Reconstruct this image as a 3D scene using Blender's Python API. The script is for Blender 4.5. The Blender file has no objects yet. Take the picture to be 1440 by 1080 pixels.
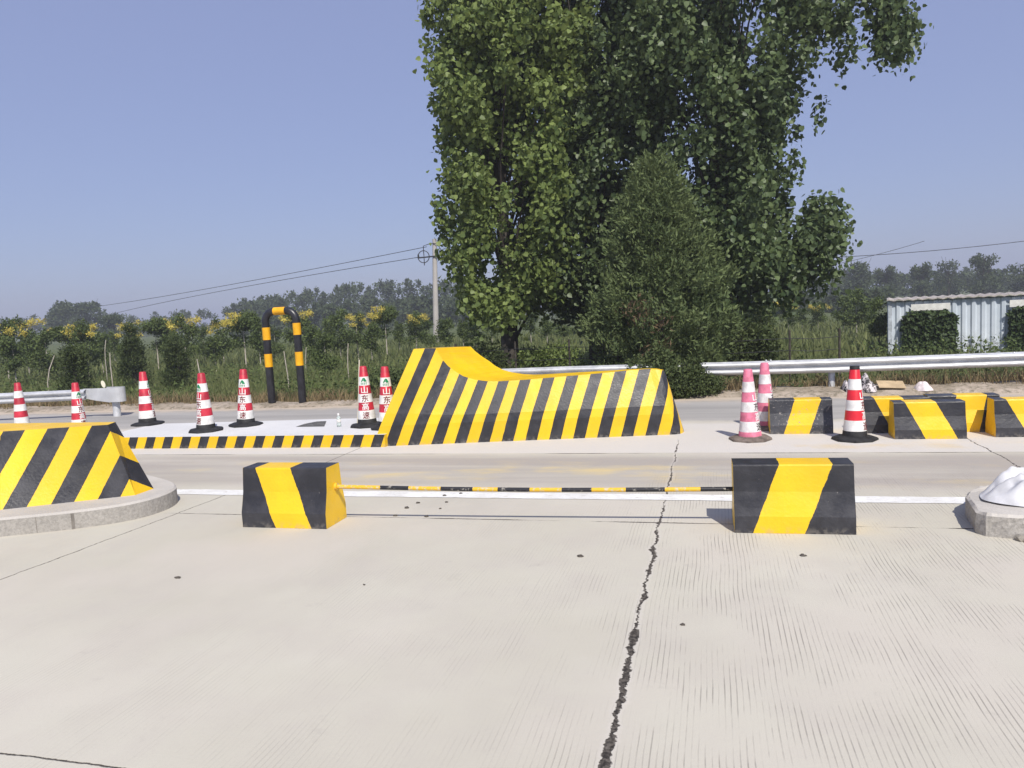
import bpy, bmesh, math, random
import numpy as np
from mathutils import Vector, Matrix, noise as mnoise

random.seed(11)
RG = np.random.default_rng(11)
S = bpy.context.scene
COL = S.collection
PI = math.pi

# ------------------------------------------------------------------ camera
F, CH = 1082.0, 1.8                 # focal length in pixels of a 1440 wide picture, lens height
ROLL = math.atan(0.052)
PITCH = math.atan(105 * math.cos(ROLL) / F)
YAW = math.radians(14.7)
cr, sr, cp, sp, cy, sy = (math.cos(ROLL), math.sin(ROLL), math.cos(PITCH), math.sin(PITCH), math.cos(YAW), math.sin(YAW))


def rotz(v):
    return Vector((v[0] * cy - v[1] * sy, v[0] * sy + v[1] * cy, v[2]))


C_R = rotz((cr, -sr * sp, -sr * cp))
C_U = rotz((sr, cr * sp, cr * cp))
C_F = rotz((0, cp, -sp))
EYE = Vector((0, 0, CH))


def ray(u, v):
    return C_R * ((u - 720) / F) + C_U * ((540 - v) / F) + C_F


def at(u, v, z=0.0):                # point of the horizontal plane z
    d = ray(u, v)
    return EYE + d * ((z - CH) / d.z)


def at_y(u, v, y):                  # point of the plane Y = y
    d = ray(u, v)
    return EYE + d * (y / d.y)


def at_d(u, v, dist):               # point at a depth
    return EYE + ray(u, v) * dist


cam = bpy.data.cameras.new('camera')
co = bpy.data.objects.new('camera', cam)
COL.objects.link(co)
m = Matrix.Identity(4)
for i in range(3):
    m[i][0], m[i][1], m[i][2], m[i][3] = C_R[i], C_U[i], -C_F[i], EYE[i]
co.matrix_world = m
cam.sensor_width = 36
cam.lens = F / 1440 * 36
cam.clip_end = 6000
cam.clip_start = 0.05
S.camera = co


# ------------------------------------------------------------------ helpers
def tag(o, label=None, cat=None, group=None, kind=None):
    if label: o['label'] = label
    if cat: o['category'] = cat
    if group: o['group'] = group
    if kind: o['kind'] = kind
    return o


def empty(name, loc, rz=0.0, label=None, cat=None, group=None):
    o = bpy.data.objects.new(name, None)
    o.empty_display_size = 0.2
    COL.objects.link(o)
    o.location = loc
    o.rotation_euler = (0, 0, rz)
    return tag(o, label, cat, group)


def link(name, me, parent=None):
    o = bpy.data.objects.new(name, me)
    COL.objects.link(o)
    if parent is not None: o.parent = parent
    return o


KIDS = {}


def copy_tree(o, parent=None):
    c = o.copy()
    COL.objects.link(c)
    c.parent = parent
    for ch in [x for x in list(COL.objects) if x.parent == o]:
        copy_tree(ch, c)
    return c


class MB:
    """collects faces, links them as one mesh object"""
    def __init__(s):
        s.v, s.f, s.uv, s.mi, s.sm = [], [], [], [], []

    def add(s, verts, faces, uvs=None, mi=0, smooth=False):
        b = len(s.v)
        s.v += [tuple(p) for p in verts]
        s.uv += [tuple(q) for q in uvs] if uvs else [(0.25, 0.0)] * len(verts)
        for f in faces:
            s.f.append(tuple(b + i for i in f)); s.mi.append(mi); s.sm.append(smooth)

    def box(s, x0, x1, y0, y1, z0, z1, mi=0, M=None):
        vs = [Vector((x, y, z)) for z in (z0, z1) for y in (y0, y1) for x in (x0, x1)]
        if M is not None: vs = [M @ p for p in vs]
        s.add(vs, [(0, 2, 3, 1), (4, 5, 7, 6), (0, 1, 5, 4), (2, 6, 7, 3), (0, 4, 6, 2), (1, 3, 7, 5)], mi=mi)

    def tube(s, pts, r, n=10, mi=0, caps=True):
        pts = [Vector(p) for p in pts]
        rs = r if isinstance(r, (list, tuple)) else [r] * len(pts)
        rings = []
        up = None
        for i, p in enumerate(pts):
            a = pts[max(i - 1, 0)]; b = pts[min(i + 1, len(pts) - 1)]
            t = (b - a).normalized()
            if up is None:
                up = Vector((0, 0, 1)) if abs(t.z) < 0.9 else Vector((1, 0, 0))
            x = t.cross(up).normalized()
            up = x.cross(t).normalized()
            rings.append([p + (x * math.cos(2 * PI * k / n) + up * math.sin(2 * PI * k / n)) * rs[i] for k in range(n)])
        vs = [q for rg in rings for q in rg]
        fs = []
        for i in range(len(pts) - 1):
            for k in range(n):
                k2 = (k + 1) % n
                fs.append((i * n + k, i * n + k2, (i + 1) * n + k2, (i + 1) * n + k))
        s.add(vs, fs, mi=mi, smooth=True)
        if caps:
            e = len(pts) - 1
            s.add(rings[0], [tuple(range(n))[::-1]], mi=mi)
            s.add(rings[e], [tuple(range(n))], mi=mi)

    def lathe(s, prof, n=28, mi=0, c=(0, 0, 0), smooth=True, ph=0.0):
        vs = []
        for r, z in prof:
            for k in range(n):
                a = 2 * PI * (k + ph) / n
                vs.append((c[0] + r * math.cos(a), c[1] + r * math.sin(a), c[2] + z))
        fs = []
        for i in range(len(prof) - 1):
            for k in range(n):
                k2 = (k + 1) % n
                fs.append((i * n + k, i * n + k2, (i + 1) * n + k2, (i + 1) * n + k))
        s.add(vs, fs, mi=mi, smooth=smooth)
        e = (len(prof) - 1) * n
        s.add(vs[:n], [tuple(range(n))[::-1]], mi=mi)
        s.add(vs[e:], [tuple(range(n))], mi=mi)

    def build(s, name, mats, parent=None, bevel=0.0, seg=2):
        me = bpy.data.meshes.new(name)
        me.from_pydata(s.v, [], s.f)
        mats = mats if isinstance(mats, (list, tuple)) else [mats]
        for mt in mats: me.materials.append(mt)
        uvl = me.uv_layers.new(name='UVMap')
        li = np.empty(len(me.loops), dtype=np.int32)
        me.loops.foreach_get('vertex_index', li)
        uvl.data.foreach_set('uv', np.array(s.uv, dtype=np.float32)[li].ravel())
        me.polygons.foreach_set('material_index', np.array(s.mi, dtype=np.int32))
        me.polygons.foreach_set('use_smooth', np.array(s.sm, dtype=bool))
        if bevel > 0:
            bm = bmesh.new(); bm.from_mesh(me)
            bmesh.ops.remove_doubles(bm, verts=bm.verts, dist=1e-4)
            bmesh.ops.recalc_face_normals(bm, faces=bm.faces)
            es = [e for e in bm.edges if len(e.link_faces) == 2 and e.calc_face_angle(0) > 0.35]
            bmesh.ops.bevel(bm, geom=es, offset=bevel, segments=seg, affect='EDGES', profile=0.6)
            bm.to_mesh(me); bm.free()
        me.update()
        return link(name, me, parent)


# ------------------------------------------------------------------ materials
class NT:
    def __init__(s, name):
        s.m = bpy.data.materials.new(name)
        s.m.use_nodes = True
        s.t = s.m.node_tree
        s.n, s.l = s.t.nodes, s.t.links
        s.b = s.n['Principled BSDF']
        s.out = s.n['Material Output']
        s.tc = s.n.new('ShaderNodeTexCoord')

    def put(s, sock, v):
        if hasattr(v, 'is_output') or isinstance(v, bpy.types.NodeSocket): s.l.new(v, sock)
        elif isinstance(v, (tuple, list)) and len(v) == 3 and sock.type == 'RGBA': sock.default_value = (*v, 1)
        else: sock.default_value = v

    def math(s, op, a, b=0.0, c=None):
        n = s.n.new('ShaderNodeMath'); n.operation = op
        s.put(n.inputs[0], a); s.put(n.inputs[1], b)
        if c is not None: s.put(n.inputs[2], c)
        return n.outputs[0]

    def noise(s, scale, detail=4, rough=0.55, vec=None, dims='3D'):
        n = s.n.new('ShaderNodeTexNoise'); n.noise_dimensions = dims
        n.inputs['Scale'].default_value = scale; n.inputs['Detail'].default_value = detail
        n.inputs['Roughness'].default_value = rough
        s.l.new(vec if vec is not None else s.tc.outputs['Object'], n.inputs['Vector'])
        return n.outputs['Fac']

    def ramp(s, v, a, b, lo=0.0, hi=1.0):
        n = s.n.new('ShaderNodeMapRange'); n.interpolation_type = 'SMOOTHSTEP'
        s.put(n.inputs['Value'], v)
        for k, x in (('From Min', a), ('From Max', b), ('To Min', lo), ('To Max', hi)): n.inputs[k].default_value = x
        return n.outputs['Result']

    def mix(s, f, a, b):
        n = s.n.new('ShaderNodeMix'); n.data_type = 'RGBA'
        s.put(n.inputs[0], f); s.put(n.inputs[6], a); s.put(n.inputs[7], b)
        return n.outputs[2]

    def mapping(s, scale=(1, 1, 1), rot=(0, 0, 0), loc=(0, 0, 0), src='Object'):
        n = s.n.new('ShaderNodeMapping')
        n.inputs['Scale'].default_value = scale; n.inputs['Rotation'].default_value = rot; n.inputs['Location'].default_value = loc
        s.l.new(s.tc.outputs[src], n.inputs['Vector'])
        return n.outputs['Vector']

    def bump(s, h, strength=0.3, dist=0.01):
        n = s.n.new('ShaderNodeBump')
        n.inputs['Strength'].default_value = strength; n.inputs['Distance'].default_value = dist
        s.put(n.inputs['Height'], h)
        s.l.new(n.outputs['Normal'], s.b.inputs['Normal'])

    def fin(s, col, rough=0.6, spec=0.5, metal=0.0):
        s.put(s.b.inputs['Base Color'], col); s.put(s.b.inputs['Roughness'], rough)
        s.b.inputs['Specular IOR Level'].default_value = spec
        s.b.inputs['Metallic'].default_value = metal
        return s.m


def plain(name, col, rough=0.6, spec=0.5, metal=0.0, var=0.25, scale=6.0, bump=0.1):
    t = NT(name)
    f = t.noise(scale, 5)
    dark = tuple(c * (1 - var) for c in col); lite = tuple(min(1, c * (1 + var)) for c in col)
    c = t.mix(t.ramp(f, 0.3, 0.7), dark, lite)
    if bump: t.bump(t.noise(scale * 8, 3), bump, 0.01)
    return t.fin(c, rough, spec, metal)


def paint_stripes(name, yellow=(0.86, 0.535, 0.012), black=(0.022, 0.022, 0.026), wear=0.0):
    t = NT(name)
    sx = t.n.new('ShaderNodeSeparateXYZ'); t.l.new(t.tc.outputs['UV'], sx.inputs[0])
    n1 = t.noise(9, 3); n2 = t.noise(60, 2)
    u = t.math('ADD', sx.outputs[0], t.math('MULTIPLY', t.math('SUBTRACT', n1, 0.5), 0.028))
    u = t.math('ADD', u, t.math('MULTIPLY', t.math('SUBTRACT', n2, 0.5), 0.012))
    fr = t.math('FRACT', u)
    isb = t.math('GREATER_THAN', fr, 0.5)
    yl = t.mix(t.ramp(t.noise(2.2, 5), 0.35, 0.7), tuple(c * 0.86 for c in yellow), yellow)
    yl = t.mix(t.ramp(t.noise(16, 6, 0.7), 0.58, 0.8, 0, 0.35), yl, (0.42, 0.27, 0.05))
    bk = t.mix(t.ramp(t.noise(3.5, 6, 0.65), 0.4, 0.75), black, tuple(c * 2.1 for c in black))
    c = t.mix(isb, yl, bk)
    # chipped spots show the concrete below
    chip = t.ramp(t.noise(34, 6, 0.75), 0.685 - wear, 0.70 - wear)
    scr = t.ramp(t.noise(6, 6, 0.7, t.mapping((1.2, 1.2, 9.0))), 0.66, 0.72, 0, 0.55)
    c = t.mix(scr, c, (0.20, 0.17, 0.12))
    c = t.mix(chip, c, (0.33, 0.30, 0.27))
    # grime that crept up from the road
    geo = t.n.new('ShaderNodeSeparateXYZ'); t.l.new(t.tc.outputs['Object'], geo.inputs[0])
    g = t.math('MULTIPLY', t.ramp(geo.outputs[2], 0.0, 0.07, 1, 0), t.ramp(t.noise(22, 5), 0.45, 0.62))
    c = t.mix(t.math('MULTIPLY', g, 0.35), c, (0.30, 0.27, 0.23))
    t.bump(t.noise(40, 5), 0.22, 0.01)
    rg = t.ramp(t.noise(7, 4), 0.3, 0.7, 0.34, 0.55)
    return t.fin(c, rg, 0.5)


M_STRIPE = paint_stripes('stripe_paint')
M_STRIPE_OLD = paint_stripes('worn_stripe_paint', black=(0.035, 0.036, 0.042), wear=0.085)
M_BLACKSTEEL = plain('black_enamel', (0.018, 0.018, 0.022), 0.35, 0.5, var=0.4)
M_YELSTEEL = plain('yellow_enamel', (0.80, 0.40, 0.008), 0.4, 0.5, var=0.15)


def concrete(name, col, stain=0.25, rough=0.9, scale=1.0, side=False):
    t = NT(name)
    a = t.noise(0.9 * scale, 6, 0.6); b = t.noise(14 * scale, 5, 0.65); c3 = t.noise(120, 2)
    c = t.mix(t.ramp(a, 0.3, 0.7), tuple(x * (1 - stain) for x in col), col)
    c = t.mix(t.ramp(b, 0.55, 0.75, 0, 0.35), c, tuple(x * 0.62 for x in col))
    c = t.mix(t.ramp(c3, 0.3, 0.7, 0, 0.22), c, tuple(min(1, x * 1.25) for x in col))
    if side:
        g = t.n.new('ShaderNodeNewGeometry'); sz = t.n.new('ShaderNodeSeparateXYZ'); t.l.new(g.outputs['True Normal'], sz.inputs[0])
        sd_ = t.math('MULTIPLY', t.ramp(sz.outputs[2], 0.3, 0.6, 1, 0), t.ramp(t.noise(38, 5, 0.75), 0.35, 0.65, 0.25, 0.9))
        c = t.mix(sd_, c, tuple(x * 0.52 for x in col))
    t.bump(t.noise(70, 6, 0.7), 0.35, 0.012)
    return t.fin(c, rough, 0.25)


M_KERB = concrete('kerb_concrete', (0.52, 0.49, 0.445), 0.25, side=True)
M_ISLAND = concrete('island_top_concrete', (0.62, 0.62, 0.62), 0.12)
M_POLE = concrete('pole_concrete', (0.46, 0.43, 0.40), 0.2)


def road_material():
    t = NT('road_concrete')
    P = t.tc.outputs['Object']
    sx = t.n.new('ShaderNodeSeparateXYZ'); t.l.new(P, sx.inputs[0])
    X, Y = sx.outputs[0], sx.outputs[1]
    big = t.noise(0.28, 5, 0.6); mid = t.noise(1.7, 6, 0.6); fine = t.noise(45, 4, 0.7); grit = t.noise(260, 2, 0.6)
    long_ = t.noise(0.6, 5, 0.6, t.mapping((0.25, 3.0, 1)))
    base = t.mix(t.ramp(big, 0.3, 0.72), (0.490, 0.462, 0.382), (0.560, 0.535, 0.452))
    base = t.mix(t.ramp(mid, 0.35, 0.75, 0, 0.5), base, (0.47, 0.43, 0.38))
    base = t.mix(t.ramp(t.noise(0.55, 3, 0.5, t.mapping(loc=(4, 9, 0))), 0.45, 0.65, 0, 0.55), base, (0.550, 0.505, 0.44))
    base = t.mix(t.ramp(t.noise(0.42, 4, 0.6, t.mapping((1.5, 0.8, 1), loc=(7, 2, 0))), 0.52, 0.70, 0, 0.5), base, (0.455, 0.425, 0.365))
    base = t.mix(t.ramp(t.noise(3.1, 7, 0.72, t.mapping(loc=(1, 5, 0))), 0.60, 0.72, 0, 0.40), base, (0.40, 0.37, 0.325))
    # worn wheel lane between the line and the island: browner and darker
    lane = t.math('MULTIPLY', t.ramp(Y, 7.2, 7.8), t.ramp(Y, 8.9, 9.25, 1, 0))
    lane = t.math('MULTIPLY', lane, t.ramp(long_, 0.3, 0.62, 0.25, 0.9))
    base = t.mix(lane, base, (0.36, 0.325, 0.29))
    # pale gutter strip beside the island
    gut = t.math('MULTIPLY', t.ramp(Y, 9.21, 9.25), t.ramp(Y, 11.3, 11.6, 1, 0))
    base = t.mix(t.math('MULTIPLY', gut, 0.8), base, (0.60, 0.57, 0.53))
    # the far lane is grey
    far = t.ramp(t.math('ADD', Y, t.math('MULTIPLY', mid, 0.5)), 11.75, 12.1)
    base = t.mix(far, base, t.mix(t.ramp(long_, 0.3, 0.7), (0.29, 0.28, 0.265), (0.40, 0.38, 0.355)))
    # sand washed over its edge
    sand = t.ramp(t.math('ADD', Y, t.math('MULTIPLY', t.noise(2.6, 6, 0.7), 1.0)), 14.15, 14.75)
    base = t.mix(sand, base, (0.50, 0.42, 0.33))
    # yellow paint dust, worn off old markings
    ys = t.math('MULTIPLY', t.ramp(t.math('ABSOLUTE', t.math('SUBTRACT', Y, 8.15)), 0.15, 0.75, 1, 0), t.ramp(t.noise(0.75, 4, 0.6, t.mapping((0.7, 1.4, 1), loc=(3.2, 0, 0))), 0.5, 0.68))
    base = t.mix(t.math('MULTIPLY', ys, 0.85), base, (0.62, 0.49, 0.24))
    ys2 = t.math('MULTIPLY', t.ramp(t.math('ABSOLUTE', t.math('SUBTRACT', Y, 9.62)), 0.05, 0.28, 1, 0), t.math('MULTIPLY', t.ramp(X, 0.2, 0.9), t.ramp(mid, 0.42, 0.62)))
    base = t.mix(t.math('MULTIPLY', ys2, 0.35), base, (0.62, 0.45, 0.16))
    # broom grooves across the lane, cut in patches, their shadow and dirt put into the colour
    wob = t.math('MULTIPLY', t.math('SUBTRACT', t.noise(0.8, 2), 0.5), 0.05)
    gx = t.math('FRACT', t.math('DIVIDE', t.math('ADD', X, wob), 0.027))
    gl = t.ramp(t.math('ABSOLUTE', t.math('SUBTRACT', gx, 0.5)), 0.05, 0.15, 1, 0)
    right = t.ramp(t.math('ADD', X, t.math('MULTIPLY', mid, 0.8)), -0.6, 0.4, 0.30, 1.0)
    patch = t.ramp(t.noise(1.5, 5, 0.65, t.mapping((1.6, 0.9, 1))), 0.40, 0.62)
    dash = t.ramp(t.noise(5.0, 4, 0.7, t.mapping((6, 0.32, 1))), 0.32, 0.58)
    nearf = t.ramp(Y, 6.6, 9.0, 1.0, 0.25)
    gm = t.math('MULTIPLY', t.math('MULTIPLY', gl, dash), t.math('MULTIPLY', t.math('MULTIPLY', right, patch), nearf))
    base = t.mix(t.math('MULTIPLY', gm, 0.52), base, (0.13, 0.115, 0.10))
    # joints and cracks
    w1 = t.math('MULTIPLY', t.math('SUBTRACT', t.noise(2.2, 5, 0.65), 0.5), 0.11)
    w2 = t.math('MULTIPLY', t.math('SUBTRACT', t.noise(24, 4, 0.7), 0.5), 0.05)
    wid = t.ramp(t.noise(3.4, 4, 0.7), 0.36, 0.74, 0.001, 0.022)

    def line(coord, pos, wobble, width, soft=0.004):
        d = t.math('ABSOLUTE', t.math('ADD', t.math('SUBTRACT', coord, pos), wobble))
        d = t.math('SUBTRACT', d, width)
        return t.ramp(d, -soft * 0.5, soft, 1, 0)
    wob1 = t.math('ADD', w1, w2)
    wid = t.math('MULTIPLY', wid, t.ramp(Y, 3.5, 8.0, 1.35, 0.62))
    c1 = t.math('MULTIPLY', line(X, -0.45, wob1, wid), t.ramp(Y, 9.9, 10.3, 1, 0))
    xl = t.math('ADD', X, t.math('MULTIPLY', t.math('SUBTRACT', 7.07, Y), 0.05))
    c2 = t.math('MULTIPLY', line(xl, -5.02, t.math('MULTIPLY', wob1, 0.6), 0.004), t.ramp(Y, 7.0, 7.1, 1, 0))
    c3 = t.math('MULTIPLY', line(X, 2.9, t.math('MULTIPLY', wob1, 1.0), 0.005), t.ramp(Y, 8.1, 8.3))
    c4 = line(Y, 6.25, t.math('MULTIPLY', w2, 0.4), t.ramp(t.noise(1.1, 4), 0.4, 0.6, -0.002, 0.010))
    c5 = line(Y, 9.2, t.math('MULTIPLY', w2, 0.5), t.ramp(t.noise(0.9, 4), 0.35, 0.6, -0.003, 0.012))
    c6 = t.math('MULTIPLY', line(Y, 2.49, t.math('MULTIPLY', wob1, 0.35), 0.004), t.ramp(X, -0.9, -0.5, 1, 0))
    c7 = t.math('MULTIPLY', line(X, -4.75, 0.0, 0.004), t.ramp(Y, 7.3, 7.6))
    cr_ = c1
    for q in (c2, c3, c4, c5, c6, c7): cr_ = t.math('MAXIMUM', cr_, q)
    # spalled lip along the wide crack
    lip = t.math('MULTIPLY', line(X, -0.45, wob1, t.math('ADD', wid, 0.012), 0.02), t.ramp(Y, 9.5, 9.9, 1, 0))
    base = t.mix(t.math('MULTIPLY', lip, 0.3), base, (0.62, 0.58, 0.53))
    base = t.mix(cr_, base, t.mix(t.ramp(fine, 0.4, 0.6), (0.018, 0.015, 0.013), (0.11, 0.095, 0.08)))
    # specks and grit
    base = t.mix(t.ramp(fine, 0.60, 0.75, 0, 0.30), base, (0.34, 0.31, 0.275))
    base = t.mix(t.ramp(grit, 0.35, 0.65, 0.10, 0.0), base, (0.25, 0.23, 0.2))
    h = t.math('SUBTRACT', t.math('MULTIPLY', fine, 0.25), t.math('ADD', cr_, t.math('MULTIPLY', gm, 0.4)))
    t.bump(h, 0.5, 0.01)
    return t.fin(base, 0.88, 0.25)


M_ROAD = road_material()


def soil_material(name, a, b, c, s1=1.2):
    t = NT(name)
    col = t.mix(t.ramp(t.noise(s1, 6, 0.65), 0.35, 0.65), a, b)
    col = t.mix(t.ramp(t.noise(s1 * 5, 6, 0.7), 0.45, 0.7), col, c)
    t.bump(t.noise(18, 6, 0.7), 0.6, 0.05)
    return t.fin(col, 0.95, 0.15)


M_VERGE = soil_material('sandy_verge', (0.45, 0.38, 0.31), (0.30, 0.25, 0.19), (0.14, 0.125, 0.085), 1.8)
M_FIELD = soil_material('field_ground', (0.085, 0.105, 0.042), (0.115, 0.135, 0.052), (0.065, 0.082, 0.03), 0.35)


def leaf_mat(name, dark, lite, rough=0.45, trans=0.35, spec=0.4):
    t = NT(name)
    g = t.n.new('ShaderNodeNewGeometry')
    c = t.mix(g.outputs['Random Per Island'], dark, lite)
    c = t.mix(t.ramp(t.noise(0.7, 4), 0.35, 0.7, 0, 0.45), c, lite)
    t.fin(c, rough, spec)
    tr = t.n.new('ShaderNodeBsdfTranslucent')
    hs = t.n.new('ShaderNodeHueSaturation'); hs.inputs['Hue'].default_value = 0.485; hs.inputs['Value'].default_value = 1.3
    t.l.new(c, hs.inputs['Color']); t.l.new(hs.outputs[0], tr.inputs['Color'])
    ms = t.n.new('ShaderNodeMixShader'); ms.inputs[0].default_value = trans
    t.l.new(t.b.outputs[0], ms.inputs[1]); t.l.new(tr.outputs[0], ms.inputs[2]); t.l.new(ms.outputs[0], t.out.inputs['Surface'])
    return t.m


M_POPLAR = leaf_mat('poplar_leaf', (0.058, 0.096, 0.030), (0.225, 0.285, 0.085), 0.48, 0.32, 0.25)
M_POPLAR_DARK = leaf_mat('dark_poplar_leaf', (0.040, 0.068, 0.030), (0.135, 0.182, 0.072), 0.45, 0.25, 0.3)
M_CONIFER = leaf_mat('conifer_leaf', (0.062, 0.094, 0.038), (0.158, 0.198, 0.080), 0.65, 0.22, 0.15)
M_DEADFOL = leaf_mat('browned_leaf', (0.075, 0.055, 0.032), (0.15, 0.105, 0.06), 0.7, 0.2, 0.2)
M_SHRUB = leaf_mat('shrub_leaf', (0.036, 0.056, 0.022), (0.110, 0.138, 0.052), 0.6, 0.25, 0.15)
M_NURSERY = leaf_mat('sapling_leaf', (0.046, 0.074, 0.026), (0.140, 0.180, 0.058), 0.6, 0.25, 0.15)
M_BLOSSOM = leaf_mat('yellow_blossom', (0.42, 0.36, 0.06), (0.68, 0.58, 0.14), 0.7, 0.3, 0.2)
M_WOOD = leaf_mat('distant_leaf', (0.040, 0.060, 0.028), (0.090, 0.115, 0.054), 0.7, 0.2, 0.15)
M_GRASS = leaf_mat('weed_blade', (0.090, 0.120, 0.042), (0.215, 0.235, 0.098), 0.75, 0.35, 0.1)
M_DRY = leaf_mat('dry_weed', (0.16, 0.12, 0.065), (0.30, 0.235, 0.13), 0.8, 0.25, 0.15)
M_IVY = leaf_mat('ivy_leaf', (0.026, 0.048, 0.018), (0.075, 0.110, 0.038), 0.55, 0.2, 0.2)
M_BARK = plain('bark', (0.060, 0.052, 0.044), 0.9, 0.2, var=0.4, scale=5, bump=0.6)
M_PALEBARK = plain('pale_bark', (0.42, 0.38, 0.32), 0.9, 0.2, var=0.25, scale=5, bump=0.3)

# ------------------------------------------------------------------ leaves in bulk (numpy)
def leaves_mesh(name, P, size, mat, axis=None, aspect=0.9, droop=0.0, wide=0.36, fold=0.12, parent=None, jit=0.35, up=0.25, out=None, heart=False):
    """one mesh of folded leaf blades at points P"""
    n = len(P)
    P = np.asarray(P, dtype=np.float64)
    A = RG.normal(size=(n, 3))
    if axis is not None: A = A * jit * 2 + axis
    A[:, 2] -= droop
    A /= np.linalg.norm(A, axis=1)[:, None] + 1e-9
    N = RG.normal(size=(n, 3)); N[:, 2] += up; N[:, 1] -= up
    if out is not None: N += out
    N -= (N * A).sum(1)[:, None] * A
    N /= np.linalg.norm(N, axis=1)[:, None] + 1e-9
    B = np.cross(A, N)
    s = (size * RG.uniform(0.65, 1.25, n))[:, None]
    v0 = P; v2 = P + A * s
    if heart:
        q1, q2 = P + A * s * 0.12, P + A * s * 0.55
        w1, w2 = B * s * aspect * 0.42, B * s * aspect * 0.40
        up_ = N * s * fold
        V = np.stack([v0, q1 - w1 + up_, q2 - w2 + up_, v2, q2 + w2 + up_, q1 + w1 + up_], 1).reshape(-1, 3)
        idx = np.arange(n)[:, None] * 6
        T = np.concatenate([idx + np.array([[0, a_, b_]]) for a_, b_ in ((1, 2), (2, 3), (3, 4), (4, 5))], 1).reshape(-1, 3)
        return raw_mesh(name, V, T, mat, parent)
    mid = P + A * s * wide
    v1 = mid - B * s * aspect * 0.5 + N * s * fold
    v3 = mid + B * s * aspect * 0.5 + N * s * fold
    V = np.stack([v0, v1, v2, v3], 1).reshape(-1, 3)
    idx = np.arange(n)[:, None] * 4
    T = np.concatenate([idx + np.array([[0, 1, 2]]), idx + np.array([[0, 2, 3]])], 1).reshape(-1, 3)
    return raw_mesh(name, V, T, mat, parent)


def raw_mesh(name, V, T, mat, parent=None):
    me = bpy.data.meshes.new(name)
    me.vertices.add(len(V)); me.vertices.foreach_set('co', V.astype(np.float32).ravel())
    me.loops.add(T.size); me.loops.foreach_set('vertex_index', T.astype(np.int32).ravel())
    k = T.shape[1]
    me.polygons.add(len(T)); me.polygons.foreach_set('loop_start', np.arange(0, T.size, k, dtype=np.int32))
    me.update(calc_edges=True)
    me.materials.append(mat)
    return link(name, me, parent)


def blob_points(c, r, n, shell=0.45):
    d = RG.normal(size=(n, 3)); d /= np.linalg.norm(d, axis=1)[:, None]
    q = RG.uniform(0, 1, n) ** shell
    return np.asarray(c) + d * q[:, None] * np.asarray(r)


# ------------------------------------------------------------------ setting
def ground_z(x, y):
    z = 0.0
    if y > 14.3: z = -0.42 * min(1, (y - 14.6) / 3.0) if y > 14.6 else 0.0
    if y <= 14.3: z = -0.12
    return z


def grid(name, xs, ys, zf, mat):
    V = np.array([(x, y, zf(x, y)) for y in ys for x in xs], dtype=np.float64)
    nx = len(xs)
    T = np.array([(j * nx + i, j * nx + i + 1, (j + 1) * nx + i + 1, (j + 1) * nx + i) for j in range(len(ys) - 1) for i in range(nx - 1)])
    o = raw_mesh(name, V, T, mat)
    o['kind'] = 'structure'
    o.data.polygons.foreach_set('use_smooth', np.ones(len(T), dtype=bool))
    return o


def field_z(x, y):
    if y < 15.2: return -0.14
    base = -0.14 - 0.30 * min(1, (y - 15.2) / 2.6)
    return base + 0.06 * mnoise.noise(Vector((x * 0.25, y * 0.25, 3)))


xs = np.concatenate([[-3000, -900, -300, -120], np.linspace(-60, 60, 61), [120, 300, 900, 3000]])
ys = np.concatenate([[-400, -60, -5, 10, 14.0], np.linspace(14.6, 30, 40), np.linspace(32, 80, 25), [120, 200, 400, 900, 3500]])
grid('ground', xs, ys, field_z, M_FIELD)

rd = grid('road', np.linspace(-80, 80, 17), np.linspace(-40, 14.5, 12), lambda x, y: 0.0, M_ROAD)


def verge_z(x, y):
    t_ = (y - 14.25) / 1.8
    lift = 0.06 * math.sin(min(1, max(0, t_ / 0.6)) * PI) + 0.05 * max(0, min(1, (x + 1) / 4)) * math.sin(min(1, max(0, t_)) * PI)
    n = mnoise.noise(Vector((x * 1.3, y * 1.3, 0))) * 0.05 + mnoise.noise(Vector((x * 5, y * 5, 7))) * 0.03
    fall = max(0, t_ - 0.6) * 0.9
    return 0.005 + lift - fall * 0.45 + n * min(1, max(0, t_ * 4)) - (0.05 if t_ <= 0 else 0)


def edge_y(x):
    return 14.22 + 0.25 * mnoise.noise(Vector((x * 0.7, 1.3, 0))) + 0.1 * mnoise.noise(Vector((x * 3.1, 4.3, 0)))


vx = np.linspace(-60, 40, 500)
vt = np.linspace(0, 1, 16)
V = []
for q in vt:
    for x in vx:
        y0 = edge_y(x)
        y = y0 + q * (16.6 - y0)
        V.append((x, y, verge_z(x, 14.25 + q * 2.35)))
nx = len(vx)
T = np.array([(j * nx + i, j * nx + i + 1, (j + 1) * nx + i + 1, (j + 1) * nx + i) for j in range(len(vt) - 1) for i in range(nx - 1)])
vg = raw_mesh('verge', np.array(V), T, M_VERGE)
vg['kind'] = 'structure'

# white lane line
def line_material():
    t = NT('white_road_paint')
    c = t.mix(t.ramp(t.noise(3, 5), 0.3, 0.7), (0.66, 0.65, 0.62), (0.80, 0.80, 0.78))
    c = t.mix(t.ramp(t.noise(24, 7, 0.78, t.mapping((0.5, 1.4, 1))), 0.52, 0.62, 0, 0.85), c, (0.50, 0.475, 0.42))
    return t.fin(c, 0.7, 0.3)


mb = MB()
n = 60
top = []; bot = []
for i in range(n + 1):
    x = -6.6 + (2.25 + 6.6) * i / n
    top.append((x, 7.19 + random.uniform(-0.008, 0.008), 0.004)); bot.append((x, 6.97 + random.uniform(-0.008, 0.008), 0.004))
mb.add(bot + top, [(i, i + 1, n + 2 + i, n + 1 + i) for i in range(n)])
o = mb.build('lane_line', line_material()); o['kind'] = 'structure'


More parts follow.
